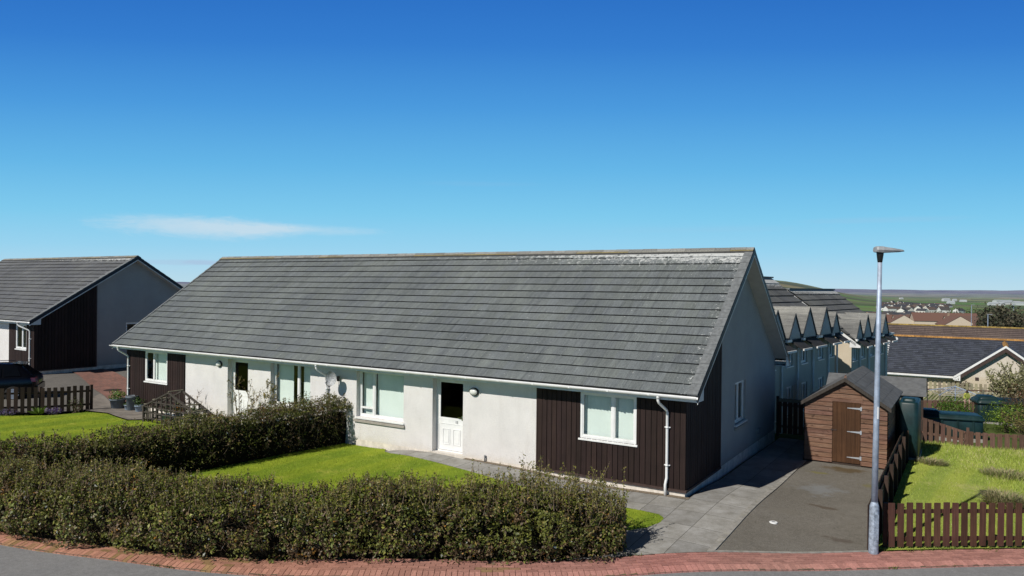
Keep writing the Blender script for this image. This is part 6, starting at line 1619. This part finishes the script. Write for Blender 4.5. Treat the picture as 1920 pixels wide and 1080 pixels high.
# thin clouds: each a soft lens in azimuth and elevation, torn by stretched noise
cv = nt.nodes.new('ShaderNodeCombineXYZ'); nt.links.new(wm('MULTIPLY', A, 9), cv.inputs[0]); nt.links.new(wm('MULTIPLY', EL, 46), cv.inputs[1])
cn = noise_t(nt, 1.0, 8, .68, cv.outputs[0], .5)
cv2 = nt.nodes.new('ShaderNodeCombineXYZ'); nt.links.new(wm('MULTIPLY', A, 40), cv2.inputs[0]); nt.links.new(wm('MULTIPLY', EL, 120), cv2.inputs[1])
cn2 = noise_t(nt, 1.0, 6, .7, cv2.outputs[0], .8)
def cloud(pxc, pyc, hwid, hht, amt, edge=.55):
    a0 = math.atan((pxc-960)/1389); e0 = math.atan((536+.0107*(pxc-960)-pyc)/1389*math.cos(a0))
    u = wm('MULTIPLY', wm('SUBTRACT', A, a0), 1389/hwid*math.cos(a0)**2*1.0); v = wm('MULTIPLY', wm('SUBTRACT', EL, e0), 1389/hht)
    # sharp lower left edge, long thin tail to the right
    d = wm('SQRT', wm('ADD', wm('MULTIPLY', u, u), wm('MULTIPLY', v, v)))
    m = wm('SUBTRACT', wm('ADD', 1.0, wm('MULTIPLY', wm('SUBTRACT', cn, .5), 1.0)), d)
    m = wm('ADD', m, wm('MULTIPLY', wm('SUBTRACT', cn2, .5), .55))
    mr = nt.nodes.new('ShaderNodeMapRange'); mr.interpolation_type = 'SMOOTHSTEP'; mr.inputs[1].default_value = 0; mr.inputs[2].default_value = edge
    nt.links.new(m, mr.inputs[0]); return wm('MULTIPLY', mr.outputs[0], amt)
SKY_SAT, SKY_VAL, SKY_HUE, SKY_STR, SUN_E = 1.15, 1.0, .5, .10, 4.7
CLOUD_COL, CLOUD2 = (6.2, 7.4, 8.3), (4.0, 5.3, 7.2)
AIR_MIX = .97
AIR = [(0, (186, 220, 236)), (.012, (174, 216, 238)), (.03, (152, 211, 240)), (.06, (126, 202, 238)), (.10, (100, 182, 232)), (.15, (74, 154, 222)), (.20, (52, 126, 208)), (.24, (42, 112, 198)), (.30, (16, 52, 106)), (.40, (8, 22, 52)), (1, (6, 14, 34))]  # stops above the view dimmed to weaken sky fill and deepen shadows
hs = nt.nodes.new('ShaderNodeHueSaturation'); hs.inputs['Saturation'].default_value = SKY_SAT; hs.inputs['Value'].default_value = SKY_VAL; hs.inputs['Hue'].default_value = SKY_HUE
nt.links.new(sky.outputs[0], hs.inputs['Color']); skyc = hs.outputs[0]
# clear northern air: bluer and less dusty near the horizon than the sky model
e01 = wm('MULTIPLY', wm('MULTIPLY', EL, 2/PI), wm('MULTIPLY_ADD', wm('MINIMUM', wm('MULTIPLY', A, A), .5), .45, 1.0))   # darker to both sides of the view axis, imitating lens vignetting
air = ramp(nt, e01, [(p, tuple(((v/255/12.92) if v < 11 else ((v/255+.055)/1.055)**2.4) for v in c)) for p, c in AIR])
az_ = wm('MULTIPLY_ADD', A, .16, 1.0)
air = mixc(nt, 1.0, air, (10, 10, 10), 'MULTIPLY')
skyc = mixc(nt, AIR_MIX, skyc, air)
mask = wm('ADD', cloud(395, 427, 165, 25, .66, .75), cloud(540, 430, 175, 13, .42, .9))
mask = wm('MINIMUM', mask, .75)
skyc = mixc(nt, mask, skyc, CLOUD_COL)
low = wm('ADD', cloud(330, 492, 90, 6, .35), cloud(385, 492, 40, 6, .3))
low = wm('ADD', low, cloud(1640, 413, 150, 8, .16, .9)); low = wm('ADD', low, wm('ADD', cloud(1350, 430, 220, 10, .10, .9), cloud(900, 345, 150, 7, .07, .9)))
skyc = mixc(nt, low, skyc, CLOUD2)
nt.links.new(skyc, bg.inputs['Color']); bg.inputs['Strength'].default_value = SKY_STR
sl = bpy.data.lights.new('sun', 'SUN'); sl.energy = SUN_E; sl.angle = math.radians(.5); sl.color = (1, .955, .88)
so = bpy.data.objects.new('sun', sl); COL.objects.link(so); so.rotation_euler = SUN.to_track_quat('-Z', 'Y').to_euler(); so.location = (-30, -30, 50)
cam = bpy.data.cameras.new('camera'); co_ = bpy.data.objects.new('camera', cam); COL.objects.link(co_)
cam.sensor_width = 36; cam.lens = 1389.11/1920*36; cam.clip_end = 40000; cam.clip_start = .1
pi_, ro_ = -.0028776, .0107228
fw = Vector((0, math.cos(pi_), math.sin(pi_))); up0 = Vector((0, -math.sin(pi_), math.cos(pi_))); rt0 = Vector((1, 0, 0)); c_, s_ = math.cos(ro_), math.sin(ro_)
rt = rt0*c_+up0*s_; up = up0*c_-rt0*s_
co_.matrix_world = Matrix(((rt.x, up.x, -fw.x, 0), (rt.y, up.y, -fw.y, 0), (rt.z, up.z, -fw.z, 4.7925), (0, 0, 0, 1)))
sc.camera = co_
sc.render.engine = 'CYCLES'; sc.view_settings.view_transform = 'Standard'; sc.view_settings.look = 'None'; sc.view_settings.exposure = 0; sc.view_settings.gamma = 1
sc.cycles.max_bounces = 6; sc.cycles.diffuse_bounces = 3; sc.cycles.glossy_bounces = 3; sc.cycles.transparent_max_bounces = 8; sc.cycles.use_denoising = True
sc.cycles.sample_clamp_indirect = 8
